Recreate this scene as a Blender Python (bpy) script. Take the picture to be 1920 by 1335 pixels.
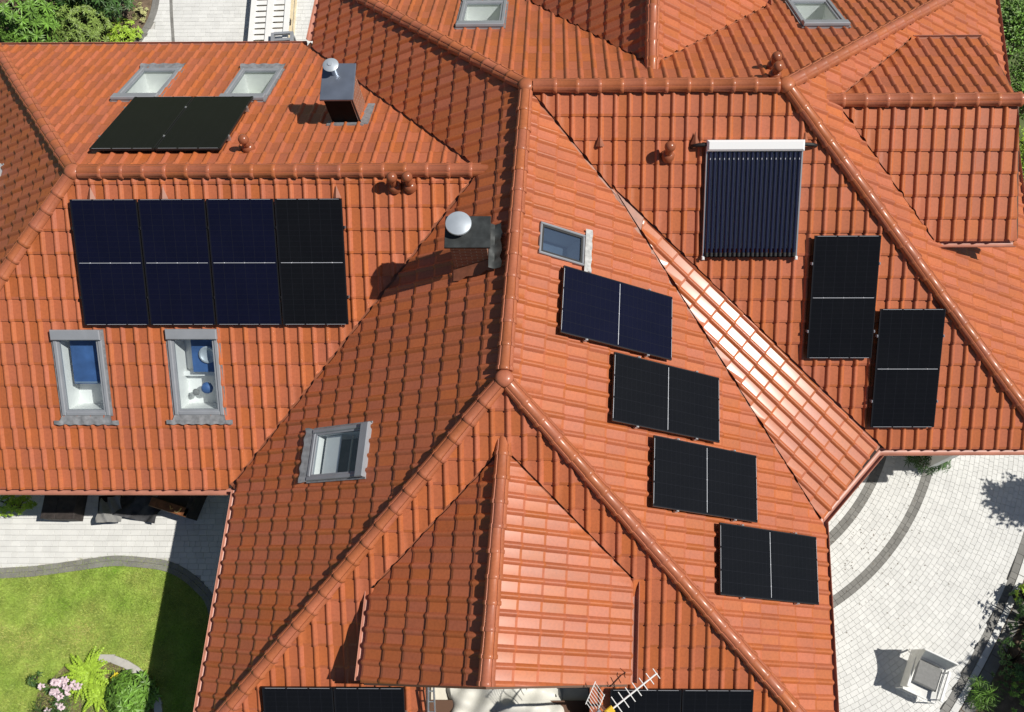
import bpy, math, random
import numpy as np
from mathutils import Vector, Matrix
random.seed(7); RNG = np.random.default_rng(7)
V = Vector
for o in list(bpy.data.objects): bpy.data.objects.remove(o)
SCN = bpy.context.scene
COL = SCN.collection

# ------------------------------------------------------------------ camera, sky, sun, exposure
HG = 2.5                                   # eave height above the ground
F_PX, PPX, PPY = 1642.17, 54.13, -13.52    # in pixels of a 1920 x 1335 picture
CAM = V((0.41795, -8.16127, 14.56 + HG)); CROT = (0.326563, 0.014022, 0.003918)
cam = bpy.data.cameras.new('camera'); camo = bpy.data.objects.new('camera', cam); COL.objects.link(camo)
camo.location = CAM; camo.rotation_euler = CROT
cam.sensor_width = 36.0; cam.lens = F_PX / 1920 * 36; cam.shift_x = -PPX / 1920; cam.shift_y = PPY / 1920
cam.clip_end = 500; cam.clip_start = 0.1
SCN.camera = camo

SUN_EL, SUN_AZ = math.radians(52.3), math.radians(1.0)   # azimuth counted from +X towards +Y
SUN = V((math.cos(SUN_EL) * math.cos(SUN_AZ), math.cos(SUN_EL) * math.sin(SUN_AZ), math.sin(SUN_EL)))
w = bpy.data.worlds.new('World'); SCN.world = w; w.use_nodes = True
nt = w.node_tree; bg = nt.nodes['Background']
sky = nt.nodes.new('ShaderNodeTexSky'); sky.sky_type = 'NISHITA'; sky.sun_disc = False
sky.sun_elevation = SUN_EL; sky.sun_rotation = math.pi / 2 - SUN_AZ
sky.altitude = 100; sky.air_density = 1.0; sky.dust_density = 0.6; sky.ozone_density = 1.0
nt.links.new(sky.outputs[0], bg.inputs[0]); bg.inputs[1].default_value = 0.05
sl = bpy.data.lights.new('sun', 'SUN'); sl.energy = 4.8; sl.angle = math.radians(0.53); sl.color = (1.0, 0.955, 0.88)
so = bpy.data.objects.new('sun', sl); COL.objects.link(so)
so.rotation_euler = (-SUN).to_track_quat('-Z', 'Y').to_euler(); so.location = (20, 0, 30)
SCN.view_settings.view_transform = 'Standard'; SCN.view_settings.look = 'None'
SCN.view_settings.exposure = 0.0; SCN.view_settings.gamma = 1.0

# ------------------------------------------------------------------ pixel -> direction -> place
CM = np.array(Matrix.Identity(3)); 
from mathutils import Euler
CM = Euler(CROT, 'XYZ').to_matrix()
def ray(px, py):
    return CM @ V(((px - 960 - PPX) / F_PX, -(py - 667.5 - PPY) / F_PX, -1.0))
def gp(px, py, z=0.0):
    r = ray(px, py); return CAM + r * ((z - CAM.z) / r.z)
def project(p):
    q = CM.transposed() @ (V(p) - CAM)
    return (960 + PPX + F_PX * q.x / -q.z, 667.5 + PPY - F_PX * q.y / -q.z)
class Plane:
    def __init__(s, a, b, c):
        a, b, c = V(a), V(b), V(c)
        n = (b - a).cross(c - a).normalized()
        if n.z < 0: n = -n
        s.n = n; s.q = a
        s.v = (V((0, 0, 1)) - n * n.z).normalized(); s.u = s.v.cross(n).normalized()
    def on(s, px, py, off=0.0):
        r = ray(px, py); q = s.q + s.n * off
        return CAM + r * ((q - CAM).dot(s.n) / r.dot(s.n))
    def z(s, x, y):
        return s.q.z - ((x - s.q.x) * s.n.x + (y - s.q.y) * s.n.y) / s.n.z
    def frame(s, o):
        return Matrix(((s.u.x, s.v.x, s.n.x, o.x), (s.u.y, s.v.y, s.n.y, o.y), (s.u.z, s.v.z, s.n.z, o.z), (0, 0, 0, 1)))

# ------------------------------------------------------------------ materials
def mat(name, col=(.5, .5, .5), rough=.6, metal=0.0, spec=.5, noise=0, nscale=8.0, bump=0.0, bscale=60.0, coat=0.0, rnd=0.0, col2=None):
    m = bpy.data.materials.new(name); m.use_nodes = True; t = m.node_tree; N = t.nodes; L = t.links
    b = N['Principled BSDF']; b.inputs['Roughness'].default_value = rough; b.inputs['Metallic'].default_value = metal
    b.inputs['Specular IOR Level'].default_value = spec; b.inputs['Coat Weight'].default_value = coat
    b.inputs['Base Color'].default_value = (*col, 1)
    tc = N.new('ShaderNodeTexCoord')
    src = None
    if noise or col2:
        nz = N.new('ShaderNodeTexNoise'); nz.inputs['Scale'].default_value = nscale; nz.inputs['Detail'].default_value = 5
        geo = N.new('ShaderNodeNewGeometry'); L.new(geo.outputs['Position'], nz.inputs['Vector'])
        cr = N.new('ShaderNodeValToRGB')
        c2 = col2 or tuple(c * (1 - noise) for c in col)
        c1 = col if col2 else tuple(min(1, c * (1 + noise)) for c in col)
        cr.color_ramp.elements[0].position = .32; cr.color_ramp.elements[1].position = .68
        cr.color_ramp.elements[0].color = (*c2, 1); cr.color_ramp.elements[1].color = (*c1, 1)
        L.new(nz.outputs[0], cr.inputs[0]); src = cr.outputs[0]
    if rnd:
        geo2 = N.new('ShaderNodeNewGeometry'); oi = N.new('ShaderNodeObjectInfo')
        ad = N.new('ShaderNodeMath'); ad.operation = 'ADD'; fr = N.new('ShaderNodeMath'); fr.operation = 'FRACT'
        L.new(geo2.outputs['Random Per Island'], ad.inputs[0]); L.new(oi.outputs['Random'], ad.inputs[1]); L.new(ad.outputs[0], fr.inputs[0])
        mr = N.new('ShaderNodeMapRange'); mr.inputs['To Min'].default_value = 1 - rnd; mr.inputs['To Max'].default_value = 1 + rnd
        L.new(fr.outputs[0], mr.inputs[0])
        hs = N.new('ShaderNodeHueSaturation'); L.new(mr.outputs[0], hs.inputs['Value'])
        if src: L.new(src, hs.inputs['Color'])
        else: hs.inputs['Color'].default_value = (*col, 1)
        src = hs.outputs[0]
    if src: L.new(src, b.inputs['Base Color'])
    if bump:
        n2 = N.new('ShaderNodeTexNoise'); n2.inputs['Scale'].default_value = bscale; n2.inputs['Detail'].default_value = 4
        geo3 = N.new('ShaderNodeNewGeometry'); L.new(geo3.outputs['Position'], n2.inputs['Vector'])
        bp = N.new('ShaderNodeBump'); bp.inputs['Strength'].default_value = bump; bp.inputs['Distance'].default_value = .01
        L.new(n2.outputs[0], bp.inputs['Height']); L.new(bp.outputs[0], b.inputs['Normal'])
    return m

def tile_material(name, base, rough, dirt=.85):
    m = mat(name, base, rough, rnd=.085, spec=.30)
    t = m.node_tree; N = t.nodes; L = t.links; b = N['Principled BSDF']
    geo = N.new('ShaderNodeNewGeometry')
    hs = [n for n in N if n.type == 'HUE_SAT'][0]
    n1 = N.new('ShaderNodeTexNoise'); n1.inputs['Scale'].default_value = 1.1; n1.inputs['Detail'].default_value = 6; n1.inputs['Roughness'].default_value = .65
    n2 = N.new('ShaderNodeTexNoise'); n2.inputs['Scale'].default_value = 26; n2.inputs['Detail'].default_value = 4
    for n in (n1, n2): L.new(geo.outputs['Position'], n.inputs['Vector'])
    r1 = N.new('ShaderNodeMapRange'); r1.inputs['From Min'].default_value = .3; r1.inputs['From Max'].default_value = .72
    L.new(n1.outputs[0], r1.inputs[0])
    mx = N.new('ShaderNodeMix'); mx.data_type = 'RGBA'
    mx.inputs['A'].default_value = (base[0] * .84, base[1] * .88, base[2] * 1.05, 1); mx.inputs['B'].default_value = (*base, 1)
    L.new(r1.outputs[0], mx.inputs['Factor'])
    mx2 = N.new('ShaderNodeMix'); mx2.data_type = 'RGBA'; mx2.blend_type = 'MULTIPLY'
    r2 = N.new('ShaderNodeMapRange'); r2.inputs['From Min'].default_value = .25; r2.inputs['From Max'].default_value = .6
    r2.inputs['To Min'].default_value = .82; r2.inputs['To Max'].default_value = 1.0
    L.new(n2.outputs[0], r2.inputs[0])
    mx2.inputs['Factor'].default_value = dirt
    L.new(mx.outputs['Result'], mx2.inputs['A']); L.new(r2.outputs[0], mx2.inputs['B'])
    L.new(mx2.outputs['Result'], hs.inputs['Color'])
    fr = [n for n in N if n.type == 'MATH' and n.operation == 'FRACT'][0]
    f7 = N.new('ShaderNodeMath'); f7.operation = 'MULTIPLY'; f7.inputs[1].default_value = 7.31; L.new(fr.outputs[0], f7.inputs[0])
    f8 = N.new('ShaderNodeMath'); f8.operation = 'FRACT'; L.new(f7.outputs[0], f8.inputs[0])
    hr = N.new('ShaderNodeMapRange'); hr.inputs['To Min'].default_value = .497; hr.inputs['To Max'].default_value = .5035; L.new(f8.outputs[0], hr.inputs[0]); L.new(hr.outputs[0], hs.inputs['Hue'])
    sr = N.new('ShaderNodeMapRange'); sr.inputs['To Min'].default_value = .95; sr.inputs['To Max'].default_value = 1.02; L.new(f8.outputs[0], sr.inputs[0]); L.new(sr.outputs[0], hs.inputs['Saturation'])
    b.inputs['Coat Weight'].default_value = .27; b.inputs['Coat Roughness'].default_value = .20; b.inputs['Coat IOR'].default_value = 1.5
    rr = N.new('ShaderNodeMapRange'); rr.inputs['To Min'].default_value = rough - .05; rr.inputs['To Max'].default_value = rough + .16
    L.new(n1.outputs[0], rr.inputs[0]); L.new(rr.outputs[0], b.inputs['Roughness'])
    bp = N.new('ShaderNodeBump'); bp.inputs['Strength'].default_value = .12; bp.inputs['Distance'].default_value = .004
    L.new(n2.outputs[0], bp.inputs['Height']); L.new(bp.outputs[0], b.inputs['Normal'])
    return m

M = {}
M['tile'] = tile_material('glazed_clay_tile', (.505, .136, .046), .48)
M['ridge'] = tile_material('glazed_clay_ridge', (.46, .135, .053), .45)
M['deck'] = mat('dark_underlay', (.035, .02, .016), .9)
M['valley'] = mat('brown_valley_metal', (.30, .10, .05), .5, metal=0, noise=.2)
M['gutter'] = mat('brown_gutter_metal', (.46, .20, .14), .42, spec=.5, noise=.15, nscale=3)
M['plaster'] = mat('cream_plaster', (.72, .68, .58), .9, bump=.2, noise=.06)
M['soffit'] = mat('brown_soffit', (.12, .06, .035), .7)
M['brick'] = None
M['lead'] = mat('grey_lead', (.22, .225, .235), .55, noise=.25, nscale=14)
M['leadlight'] = mat('weathered_zinc', (.42, .42, .41), .6, noise=.25, nscale=16)
M['winframe'] = mat('grey_aluminium_cladding', (.27, .285, .31), .42, spec=.5, noise=.06, nscale=5)
M['wintrim'] = mat('silver_trim', (.55, .56, .57), .3, metal=.6)
M['white'] = mat('white_paint', (.8, .8, .78), .45, noise=.03)
M['cream'] = mat('pale_pine', (.66, .56, .38), .5, noise=.1)
M['rubber'] = mat('black_rubber', (.012, .012, .013), .6)
M['blackmetal'] = mat('black_sheet_metal', (.006, .006, .007), .75, spec=.1, noise=.3)
M['greymetal'] = mat('grey_sheet_metal', (.20, .23, .29), .38, metal=.55, noise=.12, nscale=4)
M['darkmetal'] = mat('dark_sheet_metal', (.045, .05, .05), .5, metal=.3, noise=.35, nscale=7)
M['steel'] = mat('stainless_steel', (.62, .66, .70), .22, metal=.85, noise=.05)
M['galv'] = mat('galvanised_cowl', (.50, .55, .60), .42, metal=.35, noise=.05)
M['alu'] = mat('aluminium', (.62, .63, .64), .32, metal=.8)
M['mortar'] = mat('mortar', (.30, .20, .15), .9, noise=.2)
M['pipe'] = mat('brown_vent_plastic', (.30, .095, .045), .25, spec=.5)
M['panelframe'] = mat('black_anodised_frame', (.018, .018, .02), .35, metal=.3)
M['strip'] = mat('silver_busbar_glint', (.62, .64, .68), .4, metal=.3)
M['collector_white'] = mat('white_manifold', (.82, .82, .82), .35)
M['skybathblue'] = mat('sky_and_bath_blue', (.05, .12, .30), .6, noise=.3, nscale=3)  # blue for the painted sky reflection and the bathroom items
M['floordark'] = mat('dark_room', (.05, .045, .04), .8, noise=.5, nscale=6)
M['floorgrey'] = mat('grey_green_room', (.40, .44, .36), .8, noise=.3, nscale=6)
M['skypale'] = mat('pale_sky_reflection', (.30, .38, .46), .6, noise=.15, nscale=3)  # pale blue stands in for sky reflected by the hatch glass
M['wood'] = mat('brown_wood', (.20, .075, .03), .5, noise=.35, nscale=9)
M['darkwood'] = mat('dark_wood', (.035, .027, .024), .7, noise=.4, nscale=12)
M['gold'] = mat('brass', (.75, .52, .25), .3, metal=.7)
M['tarp'] = mat('white_tarpaulin', (.66, .65, .59), .5, noise=.05, nscale=6, bump=.3, bscale=14)
M['fabricgrey'] = mat('grey_fabric', (.22, .22, .215), .9, noise=.08, nscale=20)
M['fabricdark'] = mat('dark_fabric', (.05, .05, .055), .9, noise=.3)
M['fabricwhite'] = mat('white_fabric', (.70, .70, .68), .8, noise=.06, nscale=15)
M['yellow'] = mat('yellow_plastic', (.72, .47, .03), .4)
M['terrace'] = mat('terrace_tiles', (.42, .34, .28), .7, noise=.15, nscale=5)
M['leaf'] = mat('leaf_green', (.13, .26, .035), .5, rnd=.4, noise=.3, nscale=3)
M['leaflime'] = mat('leaf_lime', (.32, .48, .04), .5, rnd=.25)
M['leafdark'] = mat('leaf_dark', (.05, .12, .024), .5, rnd=.4)
M['leafolive'] = mat('leaf_olive', (.2, .29, .06), .5, rnd=.35)
M['leafpale'] = mat('leaf_pale', (.42, .42, .18), .6, rnd=.25)
for k in ('leaf', 'leaflime', 'leafdark', 'leafolive', 'leafpale'):
    b = M[k].node_tree.nodes['Principled BSDF']; b.inputs['Transmission Weight'].default_value = 0
    b.inputs['Subsurface Weight'].default_value = 0
M['bark'] = mat('bark', (.07, .05, .035), .9, noise=.3)
M['petal'] = mat('pink_white_petal', (.72, .58, .62), .6, rnd=.12)
M['petalyellow'] = mat('yellow_petal', (.75, .62, .03), .6, rnd=.1)
M['soil'] = mat('soil', (.16, .115, .075), .95, noise=.4, nscale=7, bump=.8, bscale=30)
M['base'] = mat('rough_ground', (.09, .12, .04), .95, noise=.4, nscale=2)
M['lawn'] = mat('lawn_soil', (.25, .34, .06), .95, noise=.35, nscale=3)
M['grass'] = mat('grass_blade', (.23, .45, .03), .55, rnd=.32, col2=(.52, .50, .15), nscale=1.05)
M['sand'] = mat('joint_sand', (.54, .53, .50), .95, noise=.1)
M['paverwhite'] = mat('pale_paver', (.68, .68, .655), .85, rnd=.05, noise=.05, nscale=3, bump=.3, bscale=50)
M['pavergrey'] = mat('grey_paver', (.215, .21, .195), .85, rnd=.12, noise=.08, nscale=6, bump=.3, bscale=50)
M['kerb'] = mat('pale_stone', (.50, .48, .44), .85, rnd=.1, noise=.1, nscale=9, bump=.4, bscale=30)

def brick_material():
    m = mat('chimney_brick', (.3, .1, .06), .75); t = m.node_tree; N = t.nodes; L = t.links; b = N['Principled BSDF']
    tc = N.new('ShaderNodeTexCoord'); sp = N.new('ShaderNodeSeparateXYZ'); L.new(tc.outputs['Object'], sp.inputs[0])
    ad = N.new('ShaderNodeMath'); ad.operation = 'ADD'; L.new(sp.outputs[0], ad.inputs[0]); L.new(sp.outputs[1], ad.inputs[1])
    cb = N.new('ShaderNodeCombineXYZ'); L.new(ad.outputs[0], cb.inputs[0]); L.new(sp.outputs[2], cb.inputs[1])
    br = N.new('ShaderNodeTexBrick'); br.inputs['Scale'].default_value = 1; br.inputs['Brick Width'].default_value = .16; br.inputs['Row Height'].default_value = .05
    br.inputs['Mortar Size'].default_value = .006
    br.inputs['Color1'].default_value = (.36, .115, .05, 1); br.inputs['Color2'].default_value = (.24, .07, .035, 1); br.inputs['Mortar'].default_value = (.42, .33, .26, 1)
    L.new(cb.outputs[0], br.inputs['Vector']); L.new(br.outputs['Color'], b.inputs['Base Color'])
    bp = N.new('ShaderNodeBump'); bp.inputs['Strength'].default_value = .5; bp.inputs['Distance'].default_value = .01; bp.invert = True
    L.new(br.outputs['Fac'], bp.inputs['Height']); L.new(bp.outputs[0], b.inputs['Normal'])
    return m
M['brick'] = brick_material()

def cell_material(name, c1, c2):
    m = mat(name, c1, .2, spec=.16); t = m.node_tree; N = t.nodes; L = t.links; b = N['Principled BSDF']
    tc = N.new('ShaderNodeTexCoord'); sp = N.new('ShaderNodeSeparateXYZ'); L.new(tc.outputs['Object'], sp.inputs[0])
    def lines(sock, period, width, off=0):
        a = N.new('ShaderNodeMath'); a.operation = 'ADD'; a.inputs[1].default_value = off + 50 * period; L.new(sock, a.inputs[0])
        mo = N.new('ShaderNodeMath'); mo.operation = 'MODULO'; mo.inputs[1].default_value = period; L.new(a.outputs[0], mo.inputs[0])
        lt = N.new('ShaderNodeMath'); lt.operation = 'LESS_THAN'; lt.inputs[1].default_value = width; L.new(mo.outputs[0], lt.inputs[0]); return lt.outputs[0]
    gx = lines(sp.outputs[0], .168, .006); gy = lines(sp.outputs[1], .084, .003); bx = lines(sp.outputs[0], .0187, .0028)
    def mul(a, k):
        q = N.new('ShaderNodeMath'); q.operation = 'MULTIPLY'; q.inputs[1].default_value = k; L.new(a, q.inputs[0]); return q.outputs[0]
    s1 = N.new('ShaderNodeMath'); s1.operation = 'MAXIMUM'; L.new(mul(gx, .8), s1.inputs[0]); L.new(mul(gy, .7), s1.inputs[1])
    s2 = N.new('ShaderNodeMath'); s2.operation = 'MAXIMUM'; L.new(s1.outputs[0], s2.inputs[0]); L.new(mul(bx, .5), s2.inputs[1])
    nz = N.new('ShaderNodeTexNoise'); nz.inputs['Scale'].default_value = 2.2; nz.inputs['Detail'].default_value = 3; L.new(tc.outputs['Object'], nz.inputs['Vector'])
    mx = N.new('ShaderNodeMix'); mx.data_type = 'RGBA'; mx.inputs['A'].default_value = (*c1, 1); mx.inputs['B'].default_value = (*c2, 1); L.new(nz.outputs[0], mx.inputs['Factor'])
    m2 = N.new('ShaderNodeMix'); m2.data_type = 'RGBA'; L.new(s2.outputs[0], m2.inputs['Factor'])
    L.new(mx.outputs['Result'], m2.inputs['A']); m2.inputs['B'].default_value = (.016, .017, .022, 1)
    L.new(m2.outputs['Result'], b.inputs['Base Color'])
    return m
M['cell_sky'] = cell_material('sky_tinted_cells', (.003, .004, .014), (.006, .007, .024))  # bluer cells: sky reflection painted into black panels
M['cell_black'] = cell_material('black_cells', (.004, .0045, .006), (.008, .0085, .010))

def glass_material(name, tint=(.9, .95, .97), refl=1.0):
    m = bpy.data.materials.new(name); m.use_nodes = True; t = m.node_tree; N = t.nodes; L = t.links
    N.remove(N['Principled BSDF']); out = N['Material Output']
    tr = N.new('ShaderNodeBsdfTransparent'); tr.inputs[0].default_value = (*tint, 1)
    gl = N.new('ShaderNodeBsdfGlossy'); gl.inputs['Roughness'].default_value = .02
    lw = N.new('ShaderNodeLayerWeight'); lw.inputs['Blend'].default_value = .5
    pw = N.new('ShaderNodeMath'); pw.operation = 'POWER'; pw.inputs[1].default_value = 4.0; L.new(lw.outputs['Facing'], pw.inputs[0])
    ml = N.new('ShaderNodeMath'); ml.operation = 'MULTIPLY_ADD'; ml.inputs[1].default_value = .8; ml.inputs[2].default_value = .085 * refl; ml.use_clamp = True
    L.new(pw.outputs[0], ml.inputs[0])
    mx = N.new('ShaderNodeMixShader'); L.new(ml.outputs[0], mx.inputs[0]); L.new(tr.outputs[0], mx.inputs[1]); L.new(gl.outputs[0], mx.inputs[2])
    L.new(mx.outputs[0], out.inputs[0]); return m
M['glass'] = glass_material('window_glass')
M['glassblue'] = glass_material('reflective_glass', (.62, .70, .78), 6.0)
M['tube'] = mat('evacuated_glass_tube', (.005, .007, .03), .26, spec=.9, coat=.0)

# ------------------------------------------------------------------ mesh helpers
class MB:
    def __init__(s): s.v = []; s.f = []
    def add(s, vs, fs):
        b = len(s.v); s.v += [tuple(x) for x in vs]; s.f += [tuple(b + i for i in q) for q in fs]; return s
    def box(s, c, d, mx=None):
        x, y, z = d[0] / 2, d[1] / 2, d[2] / 2
        vs = [V((c[0] + i * x, c[1] + j * y, c[2] + k * z)) for k in (-1, 1) for j in (-1, 1) for i in (-1, 1)]
        if mx is not None: vs = [mx @ p for p in vs]
        return s.add(vs, [(0, 2, 3, 1), (4, 5, 7, 6), (0, 1, 5, 4), (2, 6, 7, 3), (0, 4, 6, 2), (1, 3, 7, 5)])
    def bbox(s, c, d, bev=.01, mx=None):            # box with chamfered top edges
        x, y, z = d[0] / 2, d[1] / 2, d[2] / 2; e = bev
        L0 = [(-x, -y, -z), (x, -y, -z), (x, y, -z), (-x, y, -z)]; L1 = [(-x, -y, z - e), (x, -y, z - e), (x, y, z - e), (-x, y, z - e)]
        L2 = [(-x + e, -y + e, z), (x - e, -y + e, z), (x - e, y - e, z), (-x + e, y - e, z)]
        vs = [V(p) + V(c) for p in L0 + L1 + L2]
        if mx is not None: vs = [mx @ p for p in vs]
        fs = [(3, 2, 1, 0), (8, 9, 10, 11)]
        for a in (0, 4):
            for i in range(4): fs.append((a + i, a + (i + 1) % 4, a + 4 + (i + 1) % 4, a + 4 + i))
        return s.add(vs, fs)
    def tube(s, pts, r, n=8, cap=True):
        pts = [V(p) for p in pts]; rs = r if isinstance(r, (list, tuple)) else [r] * len(pts); b = len(s.v)
        ref = None
        for i, p in enumerate(pts):
            d = (pts[min(i + 1, len(pts) - 1)] - pts[max(i - 1, 0)]).normalized()
            if ref is None: ref = V((0, 0, 1)) if abs(d.z) < .9 else V((1, 0, 0))
            a = d.cross(ref).normalized(); c = a.cross(d).normalized(); ref = c
            for k in range(n):
                t = 2 * math.pi * k / n; s.v.append(tuple(p + a * (math.cos(t) * rs[i]) + c * (math.sin(t) * rs[i])))
        for i in range(len(pts) - 1):
            for k in range(n):
                s.f.append((b + i * n + k, b + i * n + (k + 1) % n, b + (i + 1) * n + (k + 1) % n, b + (i + 1) * n + k))
        if cap:
            s.f.append(tuple(b + k for k in reversed(range(n)))); e = b + (len(pts) - 1) * n; s.f.append(tuple(e + k for k in range(n)))
        return s
    def lathe(s, prof, o=(0, 0, 0), n=16, mx=None):
        b = len(s.v)
        for (r, z) in prof:
            for k in range(n):
                t = 2 * math.pi * k / n; p = V((o[0] + r * math.cos(t), o[1] + r * math.sin(t), o[2] + z)); s.v.append(tuple(mx @ p if mx is not None else p))
        for i in range(len(prof) - 1):
            for k in range(n): s.f.append((b + i * n + k, b + i * n + (k + 1) % n, b + (i + 1) * n + (k + 1) % n, b + (i + 1) * n + k))
        s.f.append(tuple(b + k for k in reversed(range(n)))); e = b + (len(prof) - 1) * n; s.f.append(tuple(e + k for k in range(n)))
        return s
    def sweep(s, path, prof, up=V((0, 0, 1)), closed=False):   # profile (a: right of travel, b: up)
        path = [V(p) for p in path]; b = len(s.v); m = len(prof)
        for i, p in enumerate(path):
            d0 = (path[i] - path[i - 1]).normalized() if i else (path[1] - path[0]).normalized()
            d1 = (path[i + 1] - path[i]).normalized() if i < len(path) - 1 else d0
            d = (d0 + d1).normalized(); r = d.cross(up).normalized(); k = 1 / max(.3, d.dot(d1))
            for (a, c) in prof: s.v.append(tuple(p + r * a * k + up * c))
        for i in range(len(path) - 1):
            for k in range(m - (0 if closed else 1)):
                k2 = (k + 1) % m; s.f.append((b + i * m + k, b + i * m + k2, b + (i + 1) * m + k2, b + (i + 1) * m + k))
        if closed:
            s.f.append(tuple(b + k for k in reversed(range(m)))); e = b + (len(path) - 1) * m; s.f.append(tuple(e + k for k in range(m)))
        return s
    def mesh(s, name, m=None, smooth=False, ang=None):
        me = bpy.data.meshes.new(name); me.from_pydata(s.v, [], s.f); me.update()
        if m is not None: me.materials.append(m)
        if smooth:
            me.polygons.foreach_set('use_smooth', [True] * len(me.polygons))
            if ang: me.set_sharp_from_angle(angle=math.radians(ang))
        return me
    def build(s, name, m, parent=None, smooth=False, ang=40, mx=None):
        return link(name, s.mesh(name, m, smooth, ang), parent, mx)
def link(name, me, parent=None, mx=None):
    o = bpy.data.objects.new(name, me); COL.objects.link(o)
    if parent is not None: o.parent = parent
    if mx is not None: o.matrix_basis = mx
    return o
def tag(o, label=None, cat=None, group=None, kind=None):
    if label: o['label'] = label
    if cat: o['category'] = cat
    if group: o['group'] = group
    if kind: o['kind'] = kind
    return o
def thing(name, mx, label, cat, group=None):
    o = bpy.data.objects.new(name, None); COL.objects.link(o); o.empty_display_size = .1
    o.matrix_basis = mx if isinstance(mx, Matrix) else Matrix.Translation(V(mx))
    return tag(o, label, cat, group)

# ------------------------------------------------------------------ roof geometry (metres, eaves at HG)
K = dict(D=(0, 0, 3.0547), E=(-.2589, -4.7020, 3.0547), G=(3.9907, 0, 3.0547), A=(-7.0601, -1.2061, 2.6103), B=(-.7247, -1.2061, 2.6103),
         VS=(-5.0112, -5.6397, -.1187), VN=(-4.5507, 3.2597, -.1386), LWS=(-4.8354, -5.6397, 0), NW=(-4.2618, 4.7782, 0), NE=(9.2953, 4.7782, 0),
         SE=(8.7590, -4.9621, 0), CSW=(-5.0573, -9.6694, 0), CSE=(4.6287, -9.6694, 0), V=(4.8879, -4.9621, 0), LSW=(-11.3279, -5.6397, -.1187), LNW=(-10.8672, 3.2597, -.1386))
K = {k: V((p[0], p[1], p[2] + HG)) for k, p in K.items()}
PL = dict(LS=Plane(K['A'], K['B'], K['VS']), LN=Plane(K['A'], K['B'], K['VN']), LW=Plane(K['A'], K['LSW'], K['LNW']),
          W=Plane(K['D'], K['E'], K['CSW']), E=Plane(K['D'], K['E'], K['CSE']), S=Plane(K['E'], K['CSW'], K['CSE']),
          MS=Plane(K['D'], K['G'], K['V']), N=Plane(K['D'], K['G'], K['NW']), EA=Plane(K['G'], K['NE'], K['SE']))
RD = (K['D'] - K['E']).normalized()
# the plane across the inner corner of the L
CHa = PL['MS'].on(1157, 362); CHb = PL['MS'].on(1650, 838); CHe = PL['E'].on(1537, 972)
PL['CH'] = Plane(CHa, CHb, CHe)
# gable dormers
def along(p, d, px, axis):
    best = min((i * .002 for i in range(4000)), key=lambda t: abs(project(p + d * t)[axis] - px)); return p + d * best
Sa = PL['S'].on(944, 842); Sb = along(Sa, -RD, 1285, 1); SvL = PL['S'].on(703, 1100); SvR = PL['S'].on(1181, 1082)
PL['SDW'] = Plane(Sa, Sb, SvL); PL['SDE'] = Plane(Sa, Sb, SvR)
SeL = SvL - RD * ((SvL.y - Sb.y) / RD.y); SeR = SvR - RD * ((SvR.y - Sb.y) / RD.y)
XA = V((1, 0, 0))
Ea = PL['EA'].on(1567, 190); Eb = along(Ea, XA, 1905, 0); EvS = PL['EA'].on(1747, 447); EvN = PL['EA'].on(1705, 77)
PL['EDS'] = Plane(Ea, Eb, EvS); PL['EDN'] = Plane(Ea, Eb, EvN)
EeS = PL['EDS'].on(1903, 448); EeS = V((EeS.x, EvS.y, EvS.z)); EeN = PL['EDN'].on(1845, 77); EeN = V((EeN.x, EvN.y, EvN.z))
Na = PL['N'].on(1222, 124); Nb = Na + RD * 4.2; NvW = PL['N'].on(1000, 8); NvE = PL['N'].on(1433, 15)
PL['NDW'] = Plane(Na, Nb, NvW); PL['NDE'] = Plane(Na, Nb, NvE)
NeW = NvW + RD * ((Nb.y - NvW.y) / RD.y); NeE = NvE + RD * ((Nb.y - NvE.y) / RD.y)

def xy(*ps): return [(p.x, p.y) for p in ps]
def ccw(poly):
    a = sum(poly[i][0] * poly[(i + 1) % len(poly)][1] - poly[(i + 1) % len(poly)][0] * poly[i][1] for i in range(len(poly)))
    return poly if a > 0 else poly[::-1]
def halfplanes(poly):
    poly = ccw(poly); r = []
    for i in range(len(poly)):
        (x0, y0), (x1, y1) = poly[i], poly[(i + 1) % len(poly)]
        nx, ny = (y1 - y0), -(x1 - x0); l = math.hypot(nx, ny); nx /= l; ny /= l
        r.append((nx, ny, nx * x0 + ny * y0))
    return r                                       # inside: n.p <= d
def grow(hp, g): return [(a, b, c + (g[i] if isinstance(g, (list, tuple)) else g)) for i, (a, b, c) in enumerate(hp)]
def clip(poly, h):
    a, b, c = h; out = []; n = len(poly)
    for i in range(n):
        p, q = poly[i], poly[(i + 1) % n]; dp = a * p[0] + b * p[1] - c; dq = a * q[0] + b * q[1] - c
        if dp <= 0: out.append(p)
        if (dp < 0 < dq) or (dq < 0 < dp):
            t = dp / (dp - dq); out.append((p[0] + (q[0] - p[0]) * t, p[1] + (q[1] - p[1]) * t, p[2] + (q[2] - p[2]) * t))
    return out if len(out) > 2 else []
def cut(polys, inside, holes):
    for h in inside: polys = [r for r in (clip(p, h) for p in polys) if r]
    for hole in holes:
        keep = []; rest = polys
        for h in hole:
            inv = (-h[0], -h[1], -h[2])
            keep += [r for r in (clip(p, inv) for p in rest) if r]; rest = [r for r in (clip(p, h) for p in rest) if r]
            if not rest: break
        polys = keep
    return polys

house = thing('house', (0, 0, 0), 'house with hipped orange clay tile roof, dormers and chimneys', 'house')

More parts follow.
